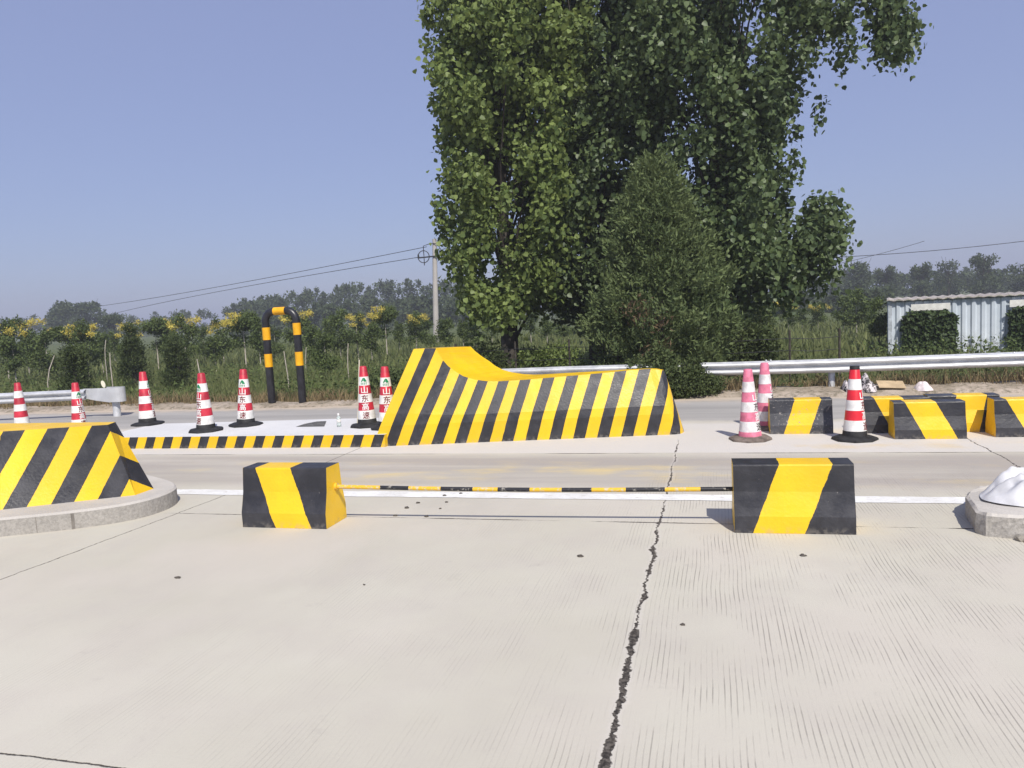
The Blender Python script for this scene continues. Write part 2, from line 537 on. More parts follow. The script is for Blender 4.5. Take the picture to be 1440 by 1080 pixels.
# ------------------------------------------------------------------ islands
def prism(mb, outline, z0, z1, mi_side=0, mi_top=0, stripe=None, lip=0.0):
    """extrude a ccw outline; stripe=(period, lean, phase) paints its sides through UV"""
    n = len(outline)
    s = 0.0
    for i in range(n):
        a = Vector((*outline[i], 0)); b = Vector((*outline[(i + 1) % n], 0)); L = (b - a).length
        vs = [(a.x, a.y, z0), (b.x, b.y, z0), (b.x, b.y, z1 - lip), (a.x, a.y, z1 - lip)]
        if stripe:
            p, k, ph = stripe
            h = z1 - z0
            uv = [(s / p + ph, 0), ((s + L) / p + ph, 0), ((s + L - k * h) / p + ph, 0), ((s - k * h) / p + ph, 0)]
        else: uv = None
        mb.add(vs, [(0, 1, 2, 3)], uv, mi=mi_side)
        s += L
    if lip:
        c = Vector((sum(p[0] for p in outline) / n, sum(p[1] for p in outline) / n))
        ins = []
        for i in range(n):
            a, b, d = Vector(outline[i - 1]), Vector(outline[i]), Vector(outline[(i + 1) % n])
            e1 = (b - a).normalized(); e2 = (d - b).normalized()
            nn = Vector((-(e1 + e2).y, (e1 + e2).x)).normalized()
            ins.append(b + nn * lip)
        for i in range(n):
            j = (i + 1) % n
            mb.add([(*outline[i], z1 - lip), (*outline[j], z1 - lip), (*ins[j], z1), (*ins[i], z1)], [(0, 1, 2, 3)], mi=mi_top)
        mb.add([(*p, z1) for p in ins], [tuple(range(n))], mi=mi_top)
    else:
        mb.add([(*p, z1) for p in outline], [tuple(range(n))], mi=mi_top)


def arc_pts(pts, it=2):
    """Chaikin smoothing of an open run"""
    for _ in range(it):
        q = [pts[0]]
        for a, b in zip(pts[:-1], pts[1:]):
            q.append((a[0] * .75 + b[0] * .25, a[1] * .75 + b[1] * .25)); q.append((a[0] * .25 + b[0] * .75, a[1] * .25 + b[1] * .75))
        q.append(pts[-1]); pts = q
    return pts


# near-left kerb
front = [(-12, 4.85), (-7.3, 4.85), (-6.25, 5.38), (-5.64, 5.70), (-5.30, 6.02), (-5.26, 6.45), (-5.45, 6.80), (-6.0, 7.12), (-7.3, 7.75), (-12, 7.75)]
ol = arc_pts(front, 2)
isl = empty('kerb_island', (0, 0, 0), 0, 'grey concrete kerb with rounded end under the striped wedge at the left edge', 'kerb')
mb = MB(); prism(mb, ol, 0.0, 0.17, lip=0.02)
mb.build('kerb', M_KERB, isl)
M_JOINT = plain('joint_dirt', (0.22, 0.20, 0.175), 0.9)
for (px, py, a) in ((-5.72, 5.66, 1.05), (-5.98, 5.525, 1.06), (-6.35, 5.33, 1.06)):
    Mx = Matrix.Translation((px, py, 0)) @ Matrix.Rotation(a - PI / 2, 4, 'Z')
    jm = MB(); jm.box(-0.003, 0.003, -0.006, 0.02, 0.0, 0.147, M=Mx)
    jm.build('joint', M_JOINT, isl)

# wedge on it
wedge = empty('crash_wedge', (0, 0, 0), 0, 'yellow and black striped concrete wedge cut by the left edge of the photo', 'crash barrier')
zb, zt = 0.17, 0.875
bF = [(-5.54, 6.27), (-6.53, 5.66), (-7.3, 5.25), (-10.5, 5.25)]
tF = [(-5.78, 6.27), (-6.72, 5.92), (-7.3, 5.72), (-10.5, 5.72)]
bR = [(-5.55, 6.54), (-6.53, 7.0), (-7.3, 7.35), (-10.5, 7.35)]
tR = [(-5.86, 6.46), (-6.72, 6.47), (-7.3, 6.48), (-10.5, 6.48)]
mb = MB()
PER, LEAN, PH = 0.405, 0.55, 0.33


def wedge_uv(s, z): return ((s - LEAN * (z - zb)) / PER + PH, 0)


for bs, ts, sg in ((bF, tF, 1), (bR, tR, -1)):
    s = 0.0
    for i in range(3):
        a, b = Vector(bs[i]), Vector(bs[i + 1]); L = (b - a).length
        d = (a - b).normalized()
        sa, sb = s, s - L
        st_a = s + (Vector(ts[i]) - a).dot(d); st_b = sb + (Vector(ts[i + 1]) - b).dot(d)
        NZ, NX = 10, 12
        vs, uv, fs = [], [], []
        for k in range(NZ + 1):
            f = k / NZ; z = zb + (zt - zb) * f
            pa = a.lerp(Vector(ts[i]), f); pb = b.lerp(Vector(ts[i + 1]), f)
            ua, ub = sa * (1 - f) + st_a * f, sb * (1 - f) + st_b * f
            for j in range(NX + 1):
                q = pa.lerp(pb, j / NX)
                vs.append((q.x, q.y, z)); uv.append(wedge_uv(ua + (ub - ua) * j / NX, z))
        for k in range(NZ):
            for j in range(NX):
                p0 = k * (NX + 1) + j
                q = (p0, p0 + NX + 1, p0 + NX + 2, p0 + 1)
                fs.append(q if sg > 0 else q[::-1])
        mb.add(vs, fs, uv, smooth=True)
        s = sb
# nose face with the stripes mirrored at the crease
a, b, c, d = bF[0], bR[0], tR[0], tF[0]
w = (Vector(b) - Vector(a)).length
mb.add([(*a, zb), (*b, zb), (*c, zt), (*d, zt)], [(0, 1, 2, 3)],
       [(PH, 0), (0.0, 0), (-1.30, 0), (-1.14, 0)])
for i in range(3):
    mb.add([(*tF[i], zt), (*tR[i], zt), (*tR[i + 1], zt), (*tF[i + 1], zt)], [(0, 1, 2, 3)])
mb.add([(*bF[3], zb), (*tF[3], zt), (*tR[3], zt), (*bR[3], zb)], [(0, 1, 2, 3)])
mb.build('body', M_STRIPE, wedge)

# far island with striped kerb
isl2 = empty('kerb_island', (0, 0, 0), 0, 'white topped traffic island with a low black and yellow striped kerb, cones standing on it', 'traffic island')
ol2 = [(-9.15, 11.05), (-9.2, 10.4), (-9.05, 9.9), (-8.8, 9.68), (-4.4, 9.70), (-4.2, 11.42)]
P_ = 0.308
s0 = sum((Vector(ol2[i + 1]) - Vector(ol2[i])).length for i in range(4))
mb = MB(); prism(mb, ol2, 0.0, 0.175, 0, 1, stripe=(P_, 0.42, 0.5 - ((s0 - 0.22) / P_) % 1))
mb.build('kerb', [M_STRIPE, M_ISLAND], isl2)
# broken corner of the slab
mb = MB()
pit = [at(416, 600, 0.179), at(456, 599.5, 0.179), at(459, 592, 0.179), at(446, 592.5, 0.179), at(428, 596, 0.179)]
mb.add([tuple(p) for p in pit], [tuple(range(len(pit)))])
mb.build('broken_patch', soil_material('exposed_aggregate', (0.10, 0.10, 0.10), (0.20, 0.20, 0.19), (0.05, 0.05, 0.05), 9), isl2)

# tall crash barrier on the far island
cb = empty('crash_barrier', (0, 0, 0), 0, 'long yellow and black striped concrete crash barrier with a tall stepped end and yellow ramp', 'crash barrier')
prof = [(-4.04, 1.32), (-3.80, 1.32), (-3.735, 1.315), (-3.70, 1.24), (-3.65, 1.15), (-3.58, 1.06), (-3.49, 0.98), (-3.37, 0.905), (-3.22, 0.855), (-3.05, 0.825), (-2.85, 0.815),
        (-2.5, 0.82), (-2.0, 0.84), (-1.5, 0.86), (-1.15, 0.88), (-0.84, 0.89)]
LV = 8
zc = 0.34


def base_f(x): return 9.735 + (x + 4.6) * (10.43 - 9.735) / 3.62


def base_r(x): return 11.62 - (x + 4.6) * (11.62 - 11.05) / 3.62


ringsF, ringsR = [], []
for (xt, ztp) in prof:
    xb = -4.6 + (xt + 4.04) * (3.62 / 2.89)
    colF, colR = [], []
    ins = 0.20 * (ztp - zc) / 0.5
    ins = min(ins, 0.24)
    ramp = max(0.0, min(1.0, (xt + 3.9) / 0.3)) * max(0.0, min(1.0, (-2.4 - xt) / 0.5))
    for lv in range(LV + 1):
        f = lv / LV
        if f < 0.3:
            z = zc * f / 0.3; ii = 0.0
        else:
            g = (f - 0.3) / 0.7; z = zc + (ztp - zc) * g; ii = ins * g
        x = xb + (xt - xb) * (z / ztp)
        colF.append(Vector((x, base_f(x) + ii, z)))
        xr = x + 0.30 * ramp * (z / ztp)
        z -= 0.05 * (z / ztp) * max(0, min(1, (ztp - 0.85) / 0.4))
        colR.append(Vector((xr, base_r(x) - ii, z)))
    ringsF.append(colF); ringsR.append(colR)
# nose
NN = 9
nose = []
for q in range(1, NN):
    a = -PI / 2 + PI * q / NN
    colN = []
    for lv in range(LV + 1):
        F0, R0 = ringsF[-1][lv], ringsR[-1][lv]
        c = (F0 + R0) / 2
        ry = (R0.y - F0.y) / 2
        rx = 0.19 - 0.0 * max(0, (F0.z - zc) / (0.89 - zc)) ** 1.3
        drop = 0.0
        if lv == LV: drop = 0.03 * math.cos(a)
        e = 0.75
        colN.append(Vector((c.x + rx * math.cos(a) ** e, c.y + ry * math.copysign(abs(math.sin(a)) ** 0.9, math.sin(a)), F0.z - drop)))
    nose.append(colN)
loop = ringsF + nose + ringsR[::-1]
mb = MB()
PERB, LEANB = 0.327, 0.42
vs, uv = [], []
for lv in range(LV + 1):
    s = loop[0][lv].x
    for i, cl in enumerate(loop):
        if i: s += (Vector((cl[lv].x, cl[lv].y)) - Vector((loop[i - 1][lv].x, loop[i - 1][lv].y))).length
        vs.append(cl[lv]); kk = LEANB - 0.15 * max(0.0, min(1.0, (cl[lv].x + 3.7) / 1.2)); uv.append(((s + 4.6 - kk * cl[lv].z) / PERB, 0))
nl = len(loop)
fs = []
for lv in range(LV):
    for i in range(nl - 1):
        fs.append((lv * nl + i, lv * nl + i + 1, (lv + 1) * nl + i + 1, (lv + 1) * nl + i))
mb.add(vs, fs, uv)
# top skin, ramp and end
tp = []
for cf, crr in zip(ringsF, ringsR): tp += [cf[LV], crr[LV]]
mb.add(tp, [(2 * i, 2 * i + 2, 2 * i + 3, 2 * i + 1) for i in range(len(prof) - 1)])
cap = [ringsF[-1][LV]] + [q[LV] for q in nose] + [ringsR[-1][LV]]
mb.add(cap, [tuple(range(len(cap)))])
e = []
for lv in range(LV + 1): e += [ringsF[0][lv], ringsR[0][lv]]
mb.add(e, [(2 * i, 2 * i + 2, 2 * i + 3, 2 * i + 1) for i in range(LV)])
mb.build('body', M_STRIPE, cb)

# right kerb end, broken
isl3 = empty('kerb_island', (0, 0, 0), 0, 'chipped grey concrete kerb end at the right edge, carrying a white plastic heap', 'kerb')
ol3 = [(6, 5.75), (6, 7.3), (2.5, 7.05), (2.08, 6.92), (1.95, 6.74), (1.89, 6.60), (1.86, 6.35), (1.83, 6.14), (1.87, 6.06), (2.0, 6.02), (2.7, 5.95)]
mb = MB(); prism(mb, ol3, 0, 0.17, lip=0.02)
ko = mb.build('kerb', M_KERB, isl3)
bm = bmesh.new(); bm.from_mesh(ko.data)
bmesh.ops.remove_doubles(bm, verts=bm.verts, dist=1e-4); bmesh.ops.recalc_face_normals(bm, faces=bm.faces)
for _ in range(4):
    bmesh.ops.subdivide_edges(bm, edges=[e for e in bm.edges if e.calc_length() > 0.045 and max(v.co.x for v in e.verts) < 3.2], cuts=1, use_grid_fill=True)
bmesh.ops.triangulate(bm, faces=[f for f in bm.faces if len(f.verts) > 4])
for v in bm.verts:
    if v.co.x < 3.1:
        k_ = mnoise.noise(v.co * 11) * 0.010 + mnoise.noise(v.co * 27) * 0.007
        ch = max(0, mnoise.noise(v.co * 5 + Vector((3, 1, 2))) - 0.05) * 0.08 * (1 if v.co.z > 0.12 else 0.3)
        v.co += v.normal * (k_ - ch) if v.co.z > 0.002 else Vector((0, 0, 0))
bm.to_mesh(ko.data); bm.free()
for q in range(14):
    pass


def rock_mesh(name, r, mat, seed, sub=2, amp=0.35, flat=0.7, freq=2.0, loc=(0, 0, 0), parent=None, stretch=(1, 1)):
    bm = bmesh.new()
    bmesh.ops.create_icosphere(bm, subdivisions=sub, radius=1)
    for v in bm.verts:
        n_ = mnoise.noise(v.co * freq + Vector((seed * 3.7, seed, 0))) + 0.5 * mnoise.noise(v.co * freq * 2.3 + Vector((seed, 0, 5)))
        v.co *= 1 + amp * n_
        v.co.z *= flat
        v.co.x *= stretch[0]; v.co.y *= stretch[1]
        v.co *= r
    me = bpy.data.meshes.new(name); bm.to_mesh(me); bm.free()
    me.materials.append(mat)
    o = link(name, me, parent); o.location = loc
    return o


M_STONE = plain('stone', (0.085, 0.075, 0.065), 0.9, 0.2, var=0.4)
M_RUBBLE = concrete('rubble', (0.34, 0.31, 0.26), 0.4)
for q in range(12):
    x = random.uniform(1.95, 2.6)
    rock_mesh('rubble', random.uniform(0.015, 0.045), M_RUBBLE, q, 1, loc=(x, 5.985 - (x - 2.0) * 0.145 - random.uniform(0.0, 0.05), 0.015), parent=isl3)

# crumpled white plastic on the right kerb
def heap(name, c, rx, ry, h, mat, seed, n=90, amp=0.25, freq=4.0, folds=0.0):
    vs, fs = [], []
    m_ = n // 2
    for i in range(m_ + 1):
        f = i / m_
        for k in range(n):
            a = 2 * PI * k / n
            rr = f * (1 + 0.18 * mnoise.noise(Vector((math.cos(a) * 1.5, math.sin(a) * 1.5, seed))))
            x, y = rr * math.cos(a) * rx, rr * math.sin(a) * ry
            p = Vector((x, y, seed)) * freq
            hh = h * (1 - f ** 2.6) * (1 + amp * mnoise.noise(p)) + h * folds * f * (1 - f) * 4 * (1 - abs(math.sin(a * 6 + 3 * mnoise.noise(p * 0.7)))) + h * amp * 0.35 * abs(mnoise.noise(p * 2.7)) * (1 - f ** 4)
            vs.append((x, y, max(0.002, hh)))
    for i in range(m_):
        for k in range(n):
            k2 = (k + 1) % n
            fs.append((i * n + k, (i + 1) * n + k, (i + 1) * n + k2, i * n + k2))
    mb = MB(); mb.add(vs, fs, smooth=True)
    mb.add([vs[m_ * n + k] for k in range(n)], [tuple(range(n))])
    o = mb.build(name, mat)
    o.location = c
    return o


t = NT('white_plastic_sheet')
M_SHEET = t.fin(t.mix(t.ramp(t.noise(5, 4), 0.3, 0.7), (0.48, 0.48, 0.49), (0.70, 0.70, 0.71)), 0.6, 0.5)
sh = heap('plastic_sheet', (2.95, 6.48, 0.171), 1.02, 0.46, 0.31, M_SHEET, 4.2, n=180, amp=0.8, freq=4.0, folds=0.30)
tag(sh, 'crumpled white plastic sheet heaped on the chipped kerb at the right edge', 'plastic sheet')


# ------------------------------------------------------------------ concrete blocks
def make_block(L, H, D, band, mat=M_STRIPE):
    """band=(centre at bottom, width, centre at top, width) as fractions of L"""
    pr = [(-D / 2, 0), (-D / 2, 0.25 * H), (-0.37 * D, 0.60 * H), (-0.31 * D, H), (0.31 * D, H), (0.37 * D, 0.60 * H), (D / 2, 0.25 * H), (D / 2, 0)]

    def u(x, z):
        f = z / H
        xc = band[0] + (band[2] - band[0]) * f; w = band[1] + (band[3] - band[1]) * f
        return (max(-0.495, min(0.995, 0.25 + 0.5 * (x / L - xc) / w)), 0)
    mb = MB()
    NX = 12
    for i in range(7):
        (ya, za), (yb, zb_) = pr[i], pr[i + 1]
        NZ = 3
        vs, uv, fs = [], [], []
        for k in range(NZ + 1):
            g = k / NZ; y = ya + (yb - ya) * g; z = za + (zb_ - za) * g
            for j in range(NX + 1):
                x = L * j / NX
                wob = 0.004 * mnoise.noise(Vector((x * 7, y * 9, z * 7 + L * 10)))
                vs.append((x, y + wob * (1 if ya < 0 else -1), z)); uv.append(u(x, z))
        for k in range(NZ):
            for j in range(NX):
                p = k * (NX + 1) + j
                fs.append((p, p + 1, p + NX + 2, p + NX + 1))
        mb.add(vs, fs, uv)
    for x, rev in ((0, False), (L, True)):
        f = tuple(range(8))
        mb.add([(x, y, z) for y, z in pr], [f if not rev else f[::-1]], [(0.25, 0)] * 8)
    return mb, mat


def block(label, x, y, L, H, D, band, rz=0.0, mat=M_STRIPE, group=None):
    mb, mt = make_block(L, H, D, band, mat)
    o = mb.build('concrete_block', mt, None, bevel=0.014, seg=2)
    o.location = (x, y + D / 2, 0.001)
    o.rotation_euler = (0, 0, rz)
    tag(o, label, 'road block', group)
    return o


NEARG = 'blocks holding the striped bar'
block('low striped concrete block holding the left end of the pole bar, yellow band leaning left', -4.07, 5.85, 0.82, 0.52, 0.38, (0.615, 0.42, 0.36, 0.42), 0.0, group=NEARG)
block('low striped concrete block holding the right end of the pole bar, yellow band leaning right', 0.13, 6.01, 0.87, 0.52, 0.38, (0.37, 0.43, 0.61, 0.44), 0.02, group=NEARG)
ROWG = 'blocks in the row at the right'
block('scuffed black block with right-leaning yellow band, directly right of two faded pink cones', 0.71, 10.47, 0.77, 0.44, 0.36, (0.42, 0.40, 0.62, 0.42), 0.0, M_STRIPE_OLD, ROWG)
block('striped block half hidden right behind the bright red and white cone', 1.85, 10.46, 0.77, 0.44, 0.36, (0.655, 0.44, 0.375, 0.43), 0.0, M_STRIPE, ROWG)
block('front striped block standing between the bright red cone and the right edge, seen whole', 2.11, 10.03, 0.78, 0.44, 0.36, (0.655, 0.44, 0.375, 0.43), 0.0, M_STRIPE, ROWG)
block('striped block behind and between the two front blocks, mostly its yellow band showing', 2.60, 10.50, 0.80, 0.45, 0.36, (0.50, 0.40, 0.62, 0.42), 0.0, M_STRIPE, ROWG)
block('rightmost front striped block cut off by the right edge of the photo', 3.22, 10.12, 0.80, 0.44, 0.36, (0.655, 0.44, 0.375, 0.43), 0.0, M_STRIPE, ROWG)

# striped bar between the two near blocks
bar = empty('barrier_pole', (0, 0, 0), 0, 'thin black and yellow pole bar spanning the gap between two blocks', 'barrier pole')
z0, zr = 0.325, 0.300
pa = Vector((-3.33, 6.06, z0)); pb = Vector((0.2, 6.20, zr))
mb = MB()
edges = [475, 535, 575, 620, 665, 700, 745, 790, 832, 880, 935, 985, 1040]
us = []


def bar_f(u):
    lo, hi = 0.0, 1.0
    for _ in range(40):
        md = (lo + hi) / 2; p = pa.lerp(pb, md) - EYE
        uu = 720 + F * p.dot(C_R) / p.dot(C_F)
        if uu < u: lo = md
        else: hi = md
    return lo


fr = [0.0] + [bar_f(u) for u in edges[1:-1]] + [1.0]
for i in range(len(fr) - 1):
    p, q = pa.lerp(pb, fr[i]), pa.lerp(pb, fr[i + 1])
    pts = [p.lerp(q, k / 4) - Vector((0, 0, 0.018 * math.sin(PI * (fr[i] + (fr[i + 1] - fr[i]) * k / 4)))) for k in range(5)]
    mb.tube(pts, 0.0185, 12, mi=i % 2, caps=(i in (0, len(fr) - 2)))
t = NT('worn_yellow_enamel')
wy = t.mix(t.ramp(t.noise(20, 6, 0.7), 0.5, 0.62), (0.72, 0.43, 0.03), (0.55, 0.47, 0.34))
t.fin(wy, 0.5, 0.4)
t2 = NT('worn_black_enamel')
wb = t2.mix(t2.ramp(t2.noise(22, 6, 0.7), 0.55, 0.66), (0.02, 0.02, 0.024), (0.30, 0.28, 0.24))
t2.fin(wb, 0.45, 0.4)
mb.build('pole', [t.m, t2.m], bar)
mb = MB(); mb.tube([pa + Vector((-0.0, 0, 0)), pa + Vector((0.10, 0.003, 0))], 0.032, 12)
mb.build('collar', t.m, bar)


# ------------------------------------------------------------------ traffic cones
HC = 0.90
CZ = [(0.055, 0.137), (0.19, 0.111)]   # collar
def cone_r(z): return 0.137 + (0.052 - 0.137) * (z - 0.055) / (HC - 0.055)


BANDS = [(0.115, 0.245), (0.365, 0.49), (0.615, 0.745)]       # white sleeves; red between


def text_mesh(ch):
    cu = bpy.data.curves.new('glyph', 'FONT')
    cu.body = ch; cu.size = 1.0; cu.align_x = 'CENTER'; cu.resolution_u = 2; cu.offset = 0.012
    o = bpy.data.objects.new('glyph', cu); COL.objects.link(o)
    dg = bpy.context.evaluated_depsgraph_get(); dg.update()
    me = bpy.data.meshes.new_from_object(o.evaluated_get(dg))
    bpy.data.objects.remove(o)
    vs = [v.co.copy() for v in me.vertices]; fs = [tuple(p.vertices) for p in me.polygons]
    bpy.data.meshes.remove(me)
    return vs, fs


def wrap_mesh(vs, fs, w, h, zc_, ang, off=0.004):
    """fit a flat glyph into w x h, cut it in upright strips and bend it round the cone"""
    if not vs: return [], []
    x0, x1 = min(v.x for v in vs), max(v.x for v in vs); y0, y1 = min(v.y for v in vs), max(v.y for v in vs)
    bm = bmesh.new()
    bv = [bm.verts.new(((v.x - x0) / (x1 - x0) * w - w / 2, 0, (v.y - y0) / (y1 - y0) * h - h / 2)) for v in vs]
    for f in fs:
        try: bm.faces.new([bv[i] for i in f])
        except ValueError: pass
    k = 10
    for i in range(1, k):
        geom = bm.verts[:] + bm.edges[:] + bm.faces[:]
        bmesh.ops.bisect_plane(bm, geom=geom, plane_co=(-w / 2 + w * i / k, 0, 0), plane_no=(1, 0, 0))
    out, idx = [], {}
    for v in bm.verts:
        z = zc_ + v.co.z; r = cone_r(z) + off
        a = ang + v.co.x / r
        idx[v] = len(out); out.append((r * math.cos(a), r * math.sin(a), z))
    ff = [tuple(idx[v] for v in f.verts) for f in bm.faces]
    bm.free()
    return out, ff


GL = {c: text_mesh(c) for c in '山东高速'}


def logo_shape():
    """green roundel: two strokes of a road running up, over small bars of letters"""
    vs, fs = [], []

    def q(*p):
        b = len(vs); vs.extend(Vector((x, y, 0)) for x, y in p); fs.append(tuple(range(b, b + len(p))))
    q((0.05, 0.42), (0.25, 0.42), (0.55, 0.98), (0.38, 0.98))
    q((0.52, 0.42), (0.95, 0.42), (0.62, 1.0), (0.42, 0.80))
    q((0.30, 0.56), (0.55, 0.56), (0.55, 0.64), (0.30, 0.64))
    for i in range(4):
        x = 0.02 + i * 0.25
        q((x, 0.0), (x + 0.07, 0.0), (x + 0.07, 0.30), (x, 0.30)); q((x + 0.07, 0.22), (x + 0.19, 0.22), (x + 0.19, 0.30), (x + 0.07, 0.30))
        q((x + 0.07, 0.05), (x + 0.17, 0.05), (x + 0.17, 0.12), (x + 0.07, 0.12))
    return vs, fs


M_RED = plain('red_cone_plastic', (0.47, 0.024, 0.045), 0.45, 0.5, var=0.32, scale=8, bump=0.05)
M_NEWRED = plain('fresh_red_cone_plastic', (0.62, 0.018, 0.030), 0.35, 0.5, var=0.12, scale=8, bump=0.05)
M_PINK = plain('faded_pink_plastic', (0.60, 0.17, 0.25), 0.6, 0.3, var=0.25, scale=9, bump=0.1)
M_WHITE = plain('white_sleeve', (0.74, 0.73, 0.70), 0.45, 0.5, var=0.16, scale=9, bump=0.05)
M_WHITE_OLD = plain('dirty_white_sleeve', (0.72, 0.69, 0.68), 0.55, 0.4, var=0.18, scale=12, bump=0.1)
M_RUBBER = plain('black_rubber', (0.022, 0.022, 0.023), 0.7, 0.3, var=0.4, scale=10, bump=0.3)
M_RUBBER_OLD = plain('dusty_rubber', (0.16, 0.13, 0.11), 0.85, 0.2, var=0.35, scale=10, bump=0.3)
M_GREEN = plain('green_print', (0.01, 0.22, 0.085), 0.5, 0.3, var=0.1, bump=0)
M_REDINK = plain('red_print', (0.16, 0.008, 0.014), 0.5, 0.3, var=0.1, bump=0)
M_WHITEINK = plain('white_print', (0.80, 0.78, 0.76), 0.5, 0.3, var=0.06, bump=0)
M_DARKINK = plain('dark_print', (0.07, 0.06, 0.06), 0.6, 0.3, var=0.3, bump=0)


def make_cone(red, white, collar, base, cap, inkw, inkr, logo):
    root = empty('traffic_cone', (0, 0, 0))
    mb = MB()
    pr = [(cone_r(0.055), 0.055), (cone_r(HC - 0.012), HC - 0.012), (cone_r(HC) - 0.008, HC), (0.028, HC), (0.028, HC - 0.05)]
    mb.lathe(pr, 32); mb.build('cone_body', red, root)
    for a, b in BANDS:
        mb = MB(); mb.lathe([(cone_r(a) + 0.0022, a), (cone_r(b) + 0.0022, b)], 32)
        mb.build('white_band', white, root)
    mb = MB(); mb.lathe([(cone_r(0.035) + 0.006, 0.035), (cone_r(0.115) + 0.005, 0.112), (cone_r(0.115), 0.116)], 32)
    mb.build('collar', collar, root)
    # octagonal rubber foot
    mb = MB()
    mb.lathe([(0.262, 0.0), (0.268, 0.008), (0.262, 0.028), (0.235, 0.040), (0.185, 0.045), (0.15, 0.056)], 8, smooth=False, ph=0.5)
    mb.build('foot', base, root)
    if cap:
        mb = MB(); mb.lathe([(cone_r(0.865) + 0.003, 0.862), (cone_r(HC) + 0.003, HC + 0.002), (0.03, HC + 0.003)], 24); mb.build('cap', M_RUBBER, root)
    lay = [('山', 0.553, inkr), ('东', 0.428, inkw), ('高', 0.305, inkr), ('速', 0.178, inkw)]
    for c, z, ink in lay:
        wv, wf = wrap_mesh(*GL[c], 0.102, 0.104, z, -PI / 2, 0.0045)
        mb = MB(); mb.add(wv, wf); mb.build('letter', ink, root)
    if logo:
        vs, fs = logo_shape()
        wv, wf = wrap_mesh(vs, fs, 0.095, 0.105, 0.680, -PI / 2, 0.0045)
        mb = MB(); mb.add(wv, wf); mb.build('emblem', M_GREEN, root)
    return root


CG = 'traffic cones around the islands'
std = make_cone(M_RED, M_WHITE, M_RUBBER, M_RUBBER, False, M_REDINK, M_WHITEINK, True)
cone_list = [
    # u, base v, z, turn of the lettering to the right (deg), label
    (32, 604, 0.0, -120, 'red and white cone at the far left edge, base hidden behind the striped wedge', 0, 0),
    (113, 608, 0.0, 32, 'red and white cone behind the striped wedge in front of the guardrail, lettering turned right', 0, 0),
    (208, 597, 0.175, 72, 'lettered cone nearest the rounded left end of the white topped island, lettering turned away', 0.0, 0),
    (290, 606, 0.175, -50, 'lettered cone nearest the striped kerb on the island, letters turned to its left side', 0.0, 0.02),
    (346, 598, 0.175, -20, 'lettered cone standing right of the kerb-side one, near the black and yellow arch', 0.0, 0.02),
    (517, 599, 0.175, -4, 'lettered cone by the plastic bottle with a pale stick poking up from its top', 0.0, 0.0),
    (546, 602, 0.175, 4, 'lettered cone tucked against the tall end of the striped crash barrier', 0.0, 0.0),
]
cones = []
for i, (u, v, z, tn, lab, lx, ly) in enumerate(cone_list):
    o = std if i == 0 else copy_tree(std)
    p = at(u, v, z)
    o.location = p
    o.rotation_euler = (lx + (0, .012, -.01, .015, 0, -.012, .01)[i], ly + (.01, -.012, .014, 0, .012, -.01, .006)[i], math.radians(tn) + math.atan2(-p.x, p.y) * 1.0)
    tag(o, lab, 'traffic cone', CG)
    cones.append(o)
old = make_cone(M_PINK, M_WHITE_OLD, M_PINK, M_RUBBER_OLD, False, M_DARKINK, M_WHITEINK, False)
for i, (u, v, tn, lab, lean) in enumerate(((1055, 618, 62, 'sun faded pink and white cone standing in front of the other faded one', -0.025), (1077, 602, 80, 'sun faded pink and white cone further back, half behind the front one', -0.01))):
    o = old if i == 0 else copy_tree(old)
    p = at(u, v, 0.0)
    o.location = p; o.rotation_euler = (0, lean, math.radians(tn) + math.atan2(-p.x, p.y))
    tag(o, lab, 'traffic cone', CG)
new = make_cone(M_NEWRED, M_WHITE, M_RUBBER, M_RUBBER, True, M_REDINK, M_WHITEINK, False)
p = at(1202, 618, 0.0)
new.location = p; new.rotation_euler = (0, 0.02, math.radians(70) + math.atan2(-p.x, p.y))
tag(new, 'bright red and white cone with black cap standing among the blocks', 'traffic cone', CG)
# stick stuck beside a cone
p = cones[5].location
mb = MB(); mb.tube([(0, 0, 0), (0.01, 0, 0.30), (0.004, 0, 0.62), (0.0, 0, 0.96)], 0.010, 8)
o = mb.build('stick', plain('peeled_wood', (0.62, 0.58, 0.46), 0.8)); o.location = (p.x - 0.075, p.y + 0.0, p.z)
o.location = (p.x - 0.155, p.y - 0.02, p.z + 0.042); o.rotation_euler = (0.0, 0.11, 0)
tag(o, 'pale thin stick leaning against a lettered cone beside the plastic bottle', 'stick')

# plastic bottle on the island
bt = empty('plastic_bottle', at(477, 600, 0.175), 0, 'small clear plastic bottle with white cap standing on the island', 'bottle')
mb = MB(); mb.lathe([(0.028, 0), (0.033, 0.006), (0.033, 0.05), (0.030, 0.06), (0.033, 0.07), (0.033, 0.115), (0.028, 0.14), (0.013, 0.165), (0.012, 0.175)], 20)
t = NT('clear_plastic'); t.fin((0.80, 0.88, 0.84), 0.15, 0.5); t.b.inputs['Transmission Weight'].default_value = 0.75; t.b.inputs['IOR'].default_value = 1.3
mb.build('body', t.m, bt)
mb = MB(); mb.lathe([(0.0335, 0.072), (0.0345, 0.074), (0.0345, 0.112), (0.0335, 0.113)], 20); mb.build('wrapper', M_WHITE, bt)
mb = MB(); mb.lathe([(0.016, 0.172), (0.016, 0.198), (0.013, 0.202)], 16); mb.build('cap', M_WHITE, bt)

